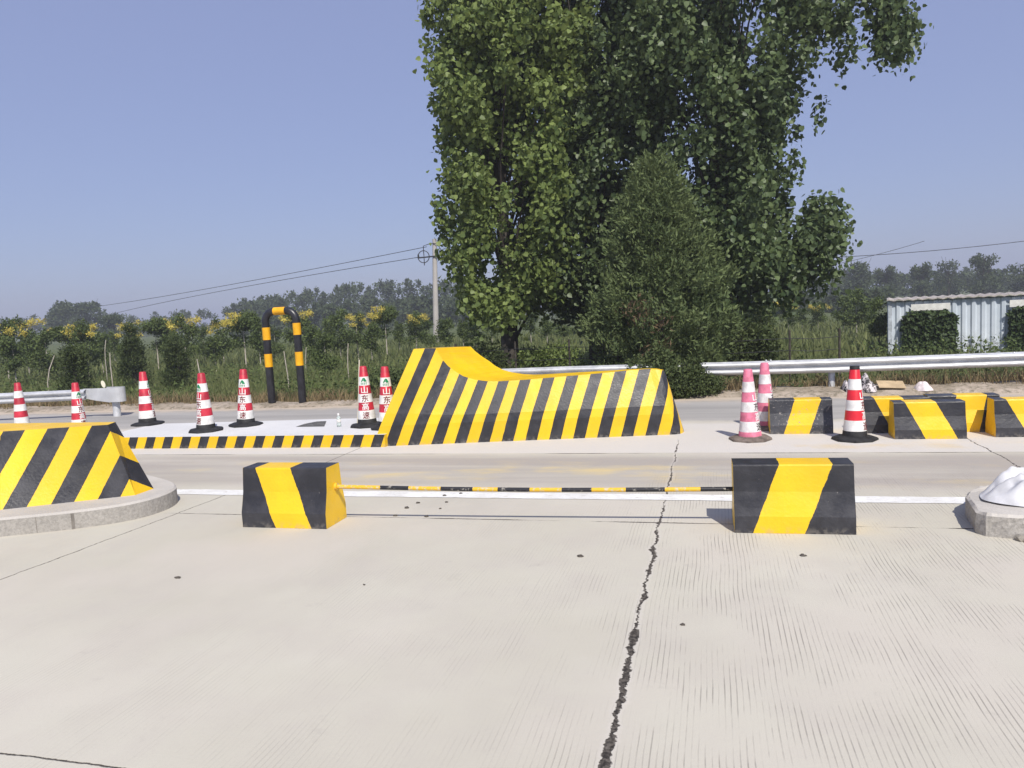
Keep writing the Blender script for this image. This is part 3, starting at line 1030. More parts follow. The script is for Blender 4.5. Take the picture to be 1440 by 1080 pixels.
# ------------------------------------------------------------------ steel arch
p1 = at_y(383, 571, 14.65); p2 = at_y(426, 570, 14.65)
arch = empty('steel_arch', (p1.x, 14.65, -0.08), 0, 'black steel pipe arch with yellow bands behind the island cones', 'pipe arch')
Wd = p2.x - p1.x; Ha = 2.10; rb = 0.215
path = [Vector((0, 0, 0)), Vector((0, 0, 0.9)), Vector((0, 0, Ha - rb))]
for k in range(1, 9):
    a = PI - PI / 2 * k / 8
    path.append(Vector((rb + rb * math.cos(a), 0, Ha - rb + rb * math.sin(a))))
for k in range(0, 9):
    a = PI / 2 - PI / 2 * k / 8
    path.append(Vector((Wd - rb + rb * math.cos(a), 0, Ha - rb + rb * math.sin(a))))
path += [Vector((Wd, 0, 0.9)), Vector((Wd, 0, 0))]
mb = MB(); mb.tube(path, 0.080, 18); mb.build('pipe', M_BLACKSTEEL, arch)
for x, a, b in ((0, 0.92, 1.20), (0, 1.50, 1.765), (Wd, 0.93, 1.22), (Wd, 1.58, 1.83)):
    mb = MB(); mb.tube([(x, 0, a), (x, 0, b)], 0.084, 18); mb.build('yellow_band', M_YELSTEEL, arch)
mb = MB(); mb.tube([(Wd / 2 - 0.135, 0, Ha), (Wd / 2 + 0.135, 0, Ha)], 0.084, 18); mb.build('yellow_band', M_YELSTEEL, arch)

# ------------------------------------------------------------------ guardrails
def galv():
    t = NT('galvanised_steel')
    c = t.mix(t.ramp(t.noise(3, 5), 0.3, 0.7), (0.52, 0.53, 0.54), (0.66, 0.67, 0.68))
    c = t.mix(t.ramp(t.noise(9, 6, 0.7), 0.62, 0.8, 0, 0.6), c, (0.40, 0.33, 0.26))
    return t.fin(c, t.ramp(t.noise(12, 4), 0.3, 0.7, 0.38, 0.6), 0.5, 0.35)


M_GALV = galv()
WB = [(0.0, 0.31), (-0.02, 0.30), (-0.075, 0.265), (-0.083, 0.245), (-0.083, 0.225), (-0.075, 0.205), (-0.005, 0.172), (0.0, 0.155), (-0.005, 0.138), (-0.075, 0.105), (-0.083, 0.085), (-0.083, 0.065), (-0.075, 0.045), (-0.02, 0.01), (0.0, 0.0)]


def w_beam(path, hz):
    """path: list of (x,y,ztop)"""
    mb = MB()
    vs, fs = [], []
    n = len(WB)
    for i, p in enumerate(path):
        a = Vector(path[max(0, i - 1)]); b = Vector(path[min(len(path) - 1, i + 1)])
        t_ = (b - a); t_.z = 0; t_.normalize()
        nn = Vector((-t_.y, t_.x, 0))
        for o_, z in WB:
            q = Vector(p) + nn * o_ * 1.0 + Vector((0, 0, (z - 0.31) * hz)); vs.append(q)
    for i in range(len(path) - 1):
        for k in range(n - 1):
            fs.append((i * n + k, (i + 1) * n + k, (i + 1) * n + k + 1, i * n + k + 1))
    mb.add(vs, fs)
    # back skin for thickness
    vb = [Vector(v) + Vector((0, 0.006, 0)) for v in vs]
    mb.add(vb, [f[::-1] for f in fs])
    return mb


grR = empty('guardrail', (0, 14.75, 0), 0, 'long galvanised guardrail running behind the blocks from barrier to right edge', 'guardrail')
path = []
for i in range(17):
    x = -4.4 + i * 1.6
    z = 0.63 + 0.010 * math.sin(i * 1.3)
    path.append((x, 0.0, z))
w_beam(path, 0.80).build('beam', M_GALV, grR)
for x in (at_y(1170, 550, 14.85).x, at_y(1170, 550, 14.85).x + 4, at_y(1170, 550, 14.85).x + 8, -1.98 + 0.0):
    mb = MB(); mb.lathe([(0.057, -0.5), (0.057, 0.56), (0.05, 0.575)], 16, c=(x, 0.13, 0)); mb.build('post', M_GALV, grR)
for x in (0.95, 1.03, 4.95):
    mb = MB(); mb.lathe([(0.018, 0), (0.016, 0.012), (0.006, 0.016)], 8, c=(x, -0.02, 0.628)); mb.build('bolt', M_GALV, grR)
for x in (-1.2, 2.0, 5.2, 8.4):
    mb = MB(); mb.box(x - 0.16, x + 0.16, -0.004, 0.0, 0.0, 0.001)
    pass

pe = at(165, 585, 0.0)
grL = empty('guardrail', (pe.x, pe.y, 0), 0, 'galvanised guardrail at the left edge ending in a boxed terminal behind the cones', 'guardrail')
pl = at(0, 543.5, 0.70); pr_ = at(150, 536.5, 0.70)
d = (pl - pr_); d.z = 0; d.normalize()
path = [tuple(Vector((0.0, -0.10, 0.60)) + Vector((d.x, d.y, 0)) * s) for s in (0.55, 2.5, 5, 8, 12, 18, 26)][::-1]
w_beam(path, 0.72).build('beam', M_GALV, grL)
mb = MB()
# boxed end: wide plate folding round the post
bx = []
for k in range(13):
    a = PI * k / 12
    bx.append((0.12 + 0.13 * math.sin(a), -0.13 * math.cos(a) - 0.03))
out = [(-0.62, -0.19), (-0.3, -0.185), (0.0, -0.175)] + bx[1:] + [(0.0, 0.11), (-0.3, 0.11)]
hl = [0.20, 0.26, 0.30] + [0.30] * 12 + [0.30, 0.28]
vs, fs = [], []
for (x, y), h in zip(out, hl):
    vs += [(x, y, 0.60 + 0.012 - h), (x, y, 0.612)]
for i in range(len(out) - 1): fs.append((2 * i, 2 * i + 2, 2 * i + 3, 2 * i + 1))
mb.add(vs, fs)
mb.add([(v[0] * 0.985, v[1] * 0.97, v[2]) for v in vs], [f[::-1] for f in fs])
mb.build('terminal', M_GALV, grL)
mb = MB(); mb.lathe([(0.075, -0.4), (0.075, 0.50), (0.07, 0.52)], 18, c=(0.02, -0.02, 0)); mb.build('post', M_GALV, grL)
for s in (4.0, 8.0, 12.0):
    mb = MB(); mb.lathe([(0.07, -0.4), (0.07, 0.54), (0.06, 0.55)], 16, c=(d.x * s, d.y * s + 0.05, 0)); mb.build('post', M_GALV, grL)
mb = MB()
mb.add(*[None, None]) if False else None
c = Vector((-0.16, -0.12, 0.69))
ringv = [c + Vector((0.045 * math.cos(2 * PI * k / 20) - 0.02 * math.sin(2 * PI * k / 20), -0.008, 0.075 * math.sin(2 * PI * k / 20))) for k in range(20)]
rb2 = [q + Vector((0, 0.016, 0)) for q in ringv]
mb.add(ringv + rb2, [tuple(range(20)), tuple(range(39, 19, -1))] + [(k, 20 + k, 20 + (k + 1) % 20, (k + 1) % 20) for k in range(20)])
mb.tube([c + Vector((0, 0.004, -0.07)), (c.x + 0.01, c.y + 0.01, 0.58)], 0.008, 6)
mb.build('reflector', plain('pale_reflector', (0.78, 0.74, 0.58), 0.3, 0.5, var=0.06), grL)


# ------------------------------------------------------------------ roadside rubbish on the bank
def bank(u, v, y):
    p = at_y(u, v, y); p.z = verge_z(p.x, y); return p


t = NT('crumpled_netting')
cn = t.mix(t.ramp(t.noise(13, 5, 0.8), 0.47, 0.53), (0.03, 0.028, 0.028), (0.62, 0.57, 0.57))
M_NET = t.fin(cn, 0.7, 0.3)
for lab, u0, u1, v0, seed, h in (('tangled heap of white and dark netting on the bank behind the red cone', 1208, 1232, 545, 1.0, 0.21), ('small tangle of white and dark netting on the bank, just left of the red cone', 1184, 1196, 543, 2.0, 0.15)):
    a, b = bank(u0, v0, 14.55), bank(u1, v0, 14.55)
    o = heap('netting_heap', ((a.x + b.x) / 2, 14.55, a.z - 0.02), (b.x - a.x) / 2 * 1.15, 0.22, h * 1.15, M_NET, seed, amp=0.8, freq=7)
    tag(o, lab, 'netting')
a, b = bank(1234, 545, 14.6), bank(1272, 545, 14.6)
mb = MB()
Mx = Matrix.Translation(((a.x + b.x) / 2, 14.6, a.z + 0.075)) @ Matrix.Rotation(math.radians(20), 4, 'X') @ Matrix.Rotation(0.05, 4, 'Y')
w_ = (b.x - a.x) / 2
mb.box(-w_, w_, -0.14, 0.14, -0.006, 0.006, M=Mx)
o = mb.build('cardboard', plain('cardboard', (0.46, 0.35, 0.22), 0.9, 0.2, var=0.15), bevel=0.002)
tag(o, 'flattened brown cardboard piece lying on the bank beside the netting', 'cardboard')
a, b = bank(1284, 544, 14.55), bank(1312, 544, 14.55)
o = heap('plastic_bag', ((a.x + b.x) / 2, 14.55, a.z - 0.03), (b.x - a.x) / 2, 0.18, 0.12, plain('dirty_white_plastic', (0.66, 0.58, 0.57), 0.5, 0.4), 7.0, amp=0.6, freq=6)
tag(o, 'dirty white plastic bag lying flat on the bank right of the cardboard', 'plastic bag')

# pebbles on the near road
pebs = [(512, 822), (625, 697), (648, 694), (588, 707), (628, 706), (572, 714), (619, 715), (556, 725), (600, 726), (816, 782), (250, 812), (1130, 781), (960, 878)]
for i, (u, v) in enumerate(pebs):
    big = v > 800 and i != 10
    o = rock_mesh('pebble', random.uniform(0.006, 0.011) * (1.0 if big else 1.5), M_STONE, i + 20, 2, amp=0.7, flat=0.7, loc=tuple(at(u, v, 0.005)), stretch=(1.5, 0.9))
    tag(o, 'small dark pebble lying loose on the pale concrete road', 'pebble', 'pebbles scattered on the road')

# ------------------------------------------------------------------ container with ivy
cL = at_d(1250, 470, 26.0)
cont = empty('storage_container', (cL.x, cL.y, -0.62), math.radians(-11.5), 'pale blue corrugated metal container behind the right guardrail, overgrown with ivy', 'container')
tz = at_d(1250, 421, 26.0).z + 0.62
LC, DC = 7.0, 2.3


def corr(mb, x0, x1, y, z0, z1, per=0.27, dep=0.045, axis='x', flip=False):
    prof_ = [(0.0, 0), (0.34, 0), (0.5, 1), (0.84, 1), (1.0, 0)]
    pts = []
    n_ = int((x1 - x0) / per)
    for i in range(n_):
        for f, dd in prof_[:-1]: pts.append((x0 + (i + f) * (x1 - x0) / n_, dd * dep))
    pts.append((x1, 0))
    vs, fs = [], []
    for s, dd in pts:
        if axis == 'x': vs += [(s, y - dd, z0), (s, y - dd, z1)]
        else: vs += [(y - dd, s, z0), (y - dd, s, z1)]
    for i in range(len(pts) - 1):
        f = (2 * i, 2 * i + 2, 2 * i + 3, 2 * i + 1)
        fs.append(f[::-1] if flip else f)
    mb.add(vs, fs)


t = NT('container_paint')
sx = t.n.new('ShaderNodeSeparateXYZ'); t.l.new(t.tc.outputs['Object'], sx.inputs[0])
c = t.mix(t.ramp(t.noise(0.8, 5), 0.3, 0.7), (0.50, 0.56, 0.62), (0.66, 0.71, 0.76))
c = t.mix(t.math('MULTIPLY', t.ramp(sx.outputs[2], 0.1, 1.1, 1, 0), t.ramp(t.noise(7, 6, 0.7), 0.46, 0.58)), c, (0.17, 0.17, 0.16))
c = t.mix(t.ramp(t.noise(5, 6, 0.7, t.mapping((1, 1, 0.15))), 0.62, 0.75, 0, 0.6), c, (0.28, 0.19, 0.13))
M_CONT = t.fin(c, 0.55, 0.4)
mb = MB(); corr(mb, 0.1, LC - 0.1, 0.0, 0.12, tz - 0.1); mb.build('side_panel', M_CONT, cont)
mb = MB(); corr(mb, 0.1, DC - 0.1, 0.0, 0.12, tz - 0.1, axis='y', flip=True); mb.build('end_panel', M_CONT, cont)
mb = MB(); corr(mb, 0.1, DC - 0.1, LC, 0.12, tz - 0.1, axis='y'); mb.build('end_panel', M_CONT, cont)
mb = MB(); corr(mb, 0.1, LC - 0.1, DC, 0.12, tz - 0.1, flip=True); mb.build('back_panel', M_CONT, cont)
M_FRAME = plain('container_frame', (0.46, 0.50, 0.54), 0.6, 0.4, var=0.3)
mb = MB()
for x in (-0.02, LC - 0.1):
    for y in (-0.06, DC - 0.06): mb.box(x, x + 0.12, y, y + 0.12, 0.0, tz - 0.08)
for y in (-0.062, DC - 0.058):
    mb.box(-0.03, LC + 0.03, y, y + 0.11, 0.0, 0.14)
mb.build('frame', M_FRAME, cont)
# sheet roof with a scalloped rusty edge
mb = MB()
n_ = int(LC / 0.27) * 4
vs = []
for i in range(n_ + 1):
    x = -0.06 + (LC + 0.12) * i / n_
    dz = 0.022 * math.sin(2 * PI * i / 4) ; vs += [(x, -0.16, tz - 0.02 + dz), (x, DC + 0.16, tz + 0.02 + dz)]
mb.add(vs, [(2 * i, 2 * i + 2, 2 * i + 3, 2 * i + 1) for i in range(n_)])
mb.add([(x, y, z - 0.02) for x, y, z in vs], [(2 * i, 2 * i + 1, 2 * i + 3, 2 * i + 2) for i in range(n_)])
mb.add([q for i in range(n_ + 1) for q in (vs[2 * i], (vs[2 * i][0], vs[2 * i][1], vs[2 * i][2] - 0.035))], [(2 * i, 2 * i + 1, 2 * i + 3, 2 * i + 2) for i in range(n_)])
mb.build('roof', plain('rusty_roof_sheet', (0.42, 0.38, 0.34), 0.7, 0.3, var=0.35), cont)
ci = cont.matrix_basis.inverted() if False else None


def on_cont(u):
    """how far along the front wall a picture column lies"""
    dr = Vector((math.cos(math.radians(-11.5)), math.sin(math.radians(-11.5))))
    lo, hi = -1.0, 9.0
    for _ in range(40):
        md = (lo + hi) / 2
        p = Vector((cL.x + dr.x * md, cL.y + dr.y * md, 1.0)) - EYE
        if 720 + F * p.dot(C_R) / p.dot(C_F) < u: lo = md
        else: hi = md
    return lo


for u0, u1, lab in ((1268, 1346, 'square dark green ivy curtain on the container under a white board'), (1418, 1480, 'dark green ivy curtain on the container cut by the right edge')):
    xa, xb = on_cont(u0), on_cont(u1)
    n_ = 5200
    px = RG.uniform(xa, xb, n_); pz = RG.uniform(0.0, 1.0, n_) ** 0.9 * (tz - 0.42)
    edge = np.abs((px - (xa + xb) / 2) / ((xb - xa) / 2))
    keep = edge < 1 - 0.12 * RG.uniform(0, 1, n_)
    keep &= pz < (tz - 0.42) * (1 - 0.10 * np.clip(edge - 0.6, 0, 1) * 2.5)
    px, pz = px[keep], pz[keep]
    py = -0.10 - RG.uniform(0, 1, len(px)) ** 2 * 0.22 * (1 - edge[keep] * 0.5)
    iv = empty('ivy', (0, 0, 0), 0, lab, 'ivy')
    iv.location = cont.location; iv.rotation_euler = cont.rotation_euler
    ax = np.tile(np.array([[0.0, -0.35, -1.0]]), (len(px), 1))
    leaves_mesh('foliage', np.stack([px, py, pz], 1), 0.13, M_IVY, ax, 1.0, 0, 0.35, 0.10, iv, jit=0.3, up=0.4)
    mb = MB()
    for q in range(9):
        x = xa + (xb - xa) * (q + 0.5) / 9
        mb.tube([(x + random.uniform(-0.1, 0.1), -0.085, 0), (x + random.uniform(-0.1, 0.1), -0.09, 0.8), (x, -0.088, tz - 0.6)], 0.012, 6)
    mb.build('stem', M_BARK, iv)
for u0, u1, lab in ((1281, 1336, 'white board fixed above the square ivy curtain on the container'), (1419, 1470, 'white board above the ivy at the right edge of the photo')):
    xa, xb = on_cont(u0), on_cont(u1)
    mb = MB(); mb.box(xa, xb, -0.13, -0.10, tz - 0.42, tz - 0.20)
    o = mb.build('white_board', plain('white_board', (0.74, 0.73, 0.68), 0.6, 0.3, var=0.12), bevel=0.004)
    o.location = cont.location; o.rotation_euler = cont.rotation_euler
    tag(o, lab, 'board')

# ------------------------------------------------------------------ big trees
def limb_tubes(mb, base, tips, r0, zs, n=6):
    for tip in tips:
        tip = Vector(tip)
        f = random.uniform(0.35, 0.75)
        z0_ = max(0.8, base.z + (tip.z - base.z) * f)
        a = Vector((base.x + random.uniform(-.08, .08), base.y, z0_))
        mid = a.lerp(tip, 0.5) + Vector((random.uniform(-.15, .15), random.uniform(-.15, .15), 0.25))
        rr = r0 * (1 - 0.6 * min(1, z0_ / zs)) * 0.22
        mb.tube([a, mid, tip], [rr, rr * 0.6, rr * 0.22], n, caps=False)


def poplar(x, y, h, rl, rr, ry, zmin, ncl, nleaf, label, trunk_r, extra=(), size=0.128, lean=0.0, mat=M_POPLAR):
    """rl, rr: crown reach to the left and right as (height, reach) tables"""
    zg = -0.40
    root = empty('poplar_tree', (x, y, zg), 0, label, 'tree')
    zl, vl = zip(*rl); zr_, vr = zip(*rr)
    cl = []
    while len(cl) < ncl:
        z = zmin + (h - zmin) * random.random() ** 0.95
        a = random.uniform(0, 2 * PI)
        q = random.random() ** 0.42
        R = np.interp(z, zr_, vr) if math.cos(a) > 0 else np.interp(z, zl, vl)
        RY = ry * min(1, (h - z) / 3.5 + 0.12)
        cx_, cy_ = q * R * math.cos(a), q * RY * math.sin(a)
        cl.append((cx_ * 0.93, cy_, z))
    cl += [(ex - x, ey - y, ez) for ex, ey, ez in extra]
    nbig = len(cl)
    for _ in range(85):
        z = random.uniform(zmin, h - 2); a = random.uniform(0, 2 * PI)
        R = np.interp(z, zr_, vr) if math.cos(a) > 0 else np.interp(z, zl, vl)
        k = random.uniform(1.0, 1.14)
        cl.append((k * R * math.cos(a), k * ry * math.sin(a), z - 0.1))
    P, OUT = [], []
    for ci_, c in enumerate(cl):
        k = int(nleaf * random.uniform(0.55, 1.45))
        sx_, sz_ = random.uniform(0.26, 0.44), random.uniform(0.36, 0.66)
        if ci_ >= nbig: k, sx_, sz_ = int(k * 0.22), sx_ * 0.5, sz_ * 0.6
        d_ = RG.normal(size=(k, 3)); d_ /= np.linalg.norm(d_, axis=1)[:, None]
        pt = d_ * (RG.uniform(0, 1, k) ** 0.45)[:, None] * np.array([sx_, sx_, sz_]) * 1.25
        far_ = RG.uniform(0, 1, (k, 1)) < 0.38
        pt *= 1 + far_ * RG.uniform(-0.3, 0.62, (k, 1))
        pt[:, 2] -= far_[:, 0] * RG.uniform(0, 0.25, k)
        P.append(pt + np.array(c)); OUT.append(d_)
    P = np.concatenate(P); OUT = np.concatenate(OUT)
    P[:, 2] -= zg
    keep = P[:, 2] > 0.5
    leaves_mesh('crown', P[keep], size, mat, None, 1.0, 0.75, 0.34, 0.08, root, up=0.25, out=OUT[keep] * 1.3, heart=True)
    mb = MB()
    tp_ = [(0, 0, -0.1), (0.02, 0, 1.2), (0.05 + lean, 0, 3), (-0.05 + lean * 2, 0.05, 6), (0.03 + lean * 3, 0, 9), (lean * 3, 0, h - zg - 0.8)]
    mb.tube(tp_, [trunk_r * 1.25, trunk_r, trunk_r * 0.86, trunk_r * 0.6, trunk_r * 0.36, 0.03], 12)
    tips = [(c[0], c[1], c[2] - zg) for c in random.sample(cl[:ncl], 60) if abs(c[0]) < 2.0]
    limb_tubes(mb, Vector((0, 0, 0)), tips, trunk_r, h)
    mb.build('trunk', M_BARK, root)
    return root


poplar(-5.25, 19.9, 14.5, [(1.5, .5), (2.5, .95), (3.1, 1.3), (3.85, 1.75), (4.6, 1.62), (5.6, 1.15), (6.5, 1.22), (7.7, 1.48), (10.2, 1.28), (12, 1.15), (14.5, .3)],
       [(1.5, .9), (2.5, 1.6), (4, 2.2), (10, 2.4), (12, 1.9), (14.5, .3)], 2.2, 1.8, 300, 235,
       'tall leafy poplar with dark trunk, leftmost of the big tree cluster', 0.24)
poplar(-3.15, 21.6, 15.5, [(1.5, .7), (4, 2.0), (10, 2.4), (13, 1.6), (15.5, .3)], [(1.5, 1.0), (4, 2.3), (10, 2.6), (13, 1.8), (15.5, .3)], 2.2, 1.8, 330, 225,
       'tall dark poplar in the middle of the big tree cluster, behind the pointed conifer', 0.22, mat=M_POPLAR_DARK)
ex = []
for u, v in ((1232, 5), (1240, 20), (1246, 40), (1252, 60), (1262, 30), (1265, 55), (1270, 10), (1250, -15), (1230, -25), (1205, -40), (1262, -30), (1265, 42), (1160, 300), (1172, 318), (1178, 335), (1150, 320), (1135, 340), (1128, 365), (1140, 385), (1165, 370), (1120, 390), (1165, 350), (1148, 300), (1108, 400), (1090, 330), (1100, 350), (1080, 370), (1122, 345), (1070, 340), (1060, 380), (1120, 365)):
    p = at_y(u, v, 20.2 + random.uniform(-.4, .4)); ex.append((p.x, p.y, p.z))
poplar(0.35, 20.4, 14.2, [(1.5, 1.2), (4, 2.4), (9, 3.0), (12, 2.2), (14.2, .3)],
       [(2.3, 1.5), (3.2, 2.2), (3.85, 2.0), (4.3, 1.35), (4.7, 1.8), (5.4, 1.45), (6.1, 1.95), (7.1, 2.6), (8.2, 2.75), (9.3, 2.75), (11, 2.6), (14.2, .3)], 2.3, 1.8, 300, 215,
       'broad dark poplar at the right of the big cluster, sprays hanging over the sky', 0.22, ex, mat=M_POPLAR_DARK)

# conifer in front of the poplars
def conifer(x, y, zg, prof_, n_, size, label, cat, name='conifer', mat=M_CONIFER, dead=0):
    root = empty(name, (x, y, zg), 0, label, cat)
    zz, rrr = zip(*prof_)
    # plumes: small upright tufts
    tufts = []
    nt = n_ // 55
    while len(tufts) < nt:
        z = random.uniform(0.05, zz[-1]); R = float(np.interp(z, zz, rrr))
        if random.random() > (R + 0.15) / max(rrr): continue
        a = random.uniform(0, 2 * PI); q = random.random() ** 0.35
        R *= 1 + 0.34 * mnoise.noise(Vector((math.cos(a) * 1.6, math.sin(a) * 1.6, z * 1.5)))
        tufts.append((q * R * math.cos(a), q * R * math.sin(a), z, a, q))
    P, A = [], []
    for (tx, ty, tz_, a, q) in tufts:
        k = int(55 * random.uniform(0.7, 1.3))
        ax = np.array([math.cos(a) * 0.65, math.sin(a) * 0.65, 0.75])
        tt = RG.uniform(-0.5, 1, k)[:, None]
        P.append(np.array([tx, ty, tz_]) + ax * tt * 0.16 + RG.normal(size=(k, 3)) * 0.075)
        A.append(np.tile(ax, (k, 1)))
    P = np.concatenate(P); A = np.concatenate(A)
    ok = P[:, 2] > 0.02
    leaves_mesh('crown', P[ok], size, mat, A[ok], 0.34, 0, 0.4, 0.05, root, jit=0.33, up=0.3)
    mb = MB(); mb.tube([(0, 0, -0.1), (0.02, 0, zz[-1] * 0.4), (0, 0, zz[-1] * 0.9)], [0.10, 0.07, 0.015], 8)
    mb.build('trunk', M_BARK, root)
    if dead:
        dp = []
        for q in range(15):
            c = (random.gauss(-0.22, 0.2), -float(np.interp(1.5, zz, rrr)) * random.uniform(0.9, 1.04), random.uniform(0.5, 2.3))
            dp.append(np.array(c) + RG.normal(size=(40, 3)) * 0.09)
        leaves_mesh('dead_foliage', np.concatenate(dp), size, M_DEADFOL, None, 0.3, -0.3, 0.4, 0.05, root)
    return root


conifer(-1.08, 17.0, -0.38, [(0, 1.30), (0.6, 1.42), (1.6, 1.52), (2.4, 1.42), (3.2, 1.12), (3.9, 0.82), (4.5, 0.52), (5.0, 0.24), (5.25, 0.05)], 48000, 0.115,
        'pointed grey-green conifer with a browned patch, in front of the poplars', 'tree', dead=1)


def shrub(name, c, r, n_, size, mat, label, cat, aspect=0.6, group=None, lumps=9, stems=4):
    root = empty(name, (c[0], c[1], c[2]), 0, label, cat, group)
    P = []
    for q in range(lumps):
        a = random.uniform(0, 2 * PI); f = random.uniform(0.15, 0.7)
        z = random.uniform(0.25, 0.75) * r[2] * 2 * (1 - 0.45 * f)
        P.append(blob_points((math.cos(a) * f * r[0], math.sin(a) * f * r[1], z), (r[0] * 0.5, r[1] * 0.5, r[2] * 0.55), n_ // lumps, 0.5))
    P = np.concatenate(P)
    P = P[P[:, 2] > 0.01]
    leaves_mesh('foliage', P, size, mat, None, aspect, -0.2, 0.4, 0.1, root, up=0.5)
    mb = MB()
    for q in range(stems):
        a = 2 * PI * q / stems
        mb.tube([(0.04 * math.cos(a), 0.04 * math.sin(a), -0.08), (r[0] * 0.3 * math.cos(a), r[1] * 0.3 * math.sin(a), r[2] * 0.9), (r[0] * 0.4 * math.cos(a), r[1] * 0.4 * math.sin(a), r[2] * 1.4)], [0.018, 0.012, 0.004], 5, caps=False)
    mb.build('stem', M_BARK, root)
    return root


shrub('shrub', (-1.0, 14.75, 0.0), (0.62, 0.45, 0.52), 7500, 0.075, M_SHRUB, 'dense dark shrub at the foot of the conifer hiding a stretch of guardrail', 'shrub')
shrub('shrub', (-0.30, 14.6, 0.02), (0.58, 0.36, 0.28), 5000, 0.05, M_SHRUB, 'low grey-green shrub spreading on the road edge right of the striped barrier nose', 'shrub')
shrub('shrub', (-0.50, 14.55, 0.0), (0.46, 0.32, 0.46), 6000, 0.07, M_SHRUB, 'dark shrub hiding the left end of the visible right guardrail, beside the barrier nose', 'shrub')
shrub('shrub', (-1.95, 16.0, -0.2), (0.65, 0.6, 0.50), 5000, 0.075, M_SHRUB, 'rounded olive shrub rising behind the barrier, left of the conifer', 'shrub')
p = at_y(575, 510, 17.0)
shrub('shrub', (p.x, 17.0, -0.42), (1.25, 0.8, 0.62), 9000, 0.085, M_SHRUB, 'wide dark leafy shrub behind the tall left end of the barrier', 'shrub')
p = at_y(665, 500, 18.2)
shrub('vine_thicket', (p.x, 18.2, -0.42), (0.95, 0.7, 0.90), 8500, 0.085, M_SHRUB, 'grey-green thicket of vines around the foot of the left poplar', 'thicket')
p = at_y(770, 470, 19.6)
shrub('vine_thicket', (p.x, 19.8, -0.42), (1.1, 0.6, 0.8), 6500, 0.10, M_POPLAR, 'leafy thicket between the two dark poplar trunks', 'thicket')
p = at_y(1055, 470, 19.0)
shrub('vine_thicket', (p.x - 0.2, 19.0, -0.42), (0.9, 0.6, 0.95), 7000, 0.09, M_SHRUB, 'grey-green thicket right of the conifer under the hanging poplar sprays', 'thicket')

# ------------------------------------------------------------------ nursery saplings
def make_sapling(h, r, n_, blossom, seed, trunk_mat=M_PALEBARK, low=0.42):
    rs = random.Random(seed)
    root = empty('sapling', (0, 0, 0))
    P = []
    zc0 = h * low
    for q in range(9):
        f = rs.uniform(0.0, 1.0)
        z = zc0 + (h - zc0) * f
        ww = r * (0.95 - 0.55 * abs(f - 0.35))
        a = rs.uniform(0, 2 * PI)
        P.append(blob_points((math.cos(a) * ww * 0.45, math.sin(a) * ww * 0.45, z), (ww * 0.62, ww * 0.62, (h - zc0) * 0.22), n_ // 9, 0.5))
    leaves_mesh('crown', np.concatenate(P), 0.17, M_NURSERY, None, 0.5, 0.2, 0.4, 0.1, root, up=0.5)
    mb = MB(); mb.tube([(0, 0, -0.1), (0.03 * rs.uniform(-1, 1), 0, h * 0.4), (0, 0, h * 0.85)], [0.04, 0.032, 0.01], 7)
    mb.build('trunk', trunk_mat, root)
    if blossom:
        P = []
        for q in range(9):
            P.append(blob_points((rs.uniform(-.75, .75) * r, rs.uniform(-.75, .75) * r, h * rs.uniform(0.80, 1.03)), (0.30, 0.30, 0.20), 75, 0.6))
        leaves_mesh('blossom', np.concatenate(P), 0.11, M_BLOSSOM, None, 0.5, -0.5, 0.4, 0.1, root, up=0.3)
    return root


def put_sapling(proto, first, u, vtop, d, label, group, hb, wf=1.0):
    o = proto if first else copy_tree(proto)
    p = at_d(u, vtop, d)
    zg = field_z(p.x, p.y)
    k = (p.z - zg) / hb
    o.location = (p.x, p.y, zg)
    o.scale = (k * wf, k * wf, k)
    o.rotation_euler = (0, 0, random.uniform(0, 2 * PI))
    tag(o, label, 'sapling', group)
    return o


ORD = ['first', 'second', 'third', 'fourth', 'fifth', 'sixth', 'seventh', 'eighth', 'ninth', 'tenth', 'eleventh', 'twelfth', 'thirteenth']
fl = [make_sapling(3.0, 1.10, 2000, True, 3), make_sapling(3.0, 0.92, 1700, True, 8), make_sapling(3.0, 1.25, 2200, True, 15)]
pl_ = [make_sapling(3.0, 0.95, 1800, False, 21), make_sapling(3.0, 0.80, 1700, False, 33, low=0.22), make_sapling(3.0, 1.10, 2100, False, 44, low=0.32)]
flw = [(4, 455, 34), (33, 452, 38), (85, 463, 37), (118, 456, 33), (177, 457, 36), (217, 452, 37), (258, 446, 36), (310, 452, 38), (340, 443, 35), (416, 437, 38), (500, 444, 40), (540, 434, 37), (583, 442, 40)]
for i, (u, v, d_) in enumerate(flw):
    k = i % 3
    put_sapling(fl[k], i < 3, u, v, d_, ORD[i] + ' yellow-blossomed sapling counted from the left in the field behind the left guardrail', 'yellow-blossomed saplings left of the poplars', 3.1, random.uniform(0.85, 1.1))
n0 = 0
pln = [(15, 470, 31), (52, 472, 40), (62, 468, 33), (140, 466, 37), (158, 470, 44), (182, 478, 28), (240, 466, 34), (232, 470, 40), (285, 462, 42), (300, 470, 36), (362, 455, 34), (385, 462, 42), (440, 455, 35), (462, 448, 44), (475, 440, 38), (520, 452, 34), (560, 455, 42), (600, 450, 44), (625, 445, 38), (650, 452, 42), (455, 470, 27)]
for i, (u, v, d_) in enumerate(pln):
    put_sapling(pl_[i % 3], i < 3, u, v, d_, 'plain dark green sapling without blossom in the field left of the poplars', 'plain green saplings left of the poplars', 3.1, random.uniform(0.8, 1.1))
bh = [(668, 448, 40), (690, 440, 46), (716, 445, 43), (745, 436, 48), (768, 446, 41), (790, 438, 46), (815, 445, 44), (842, 436, 48), (880, 440, 44), (1000, 430, 46), (1024, 434, 42), (1040, 426, 48)]
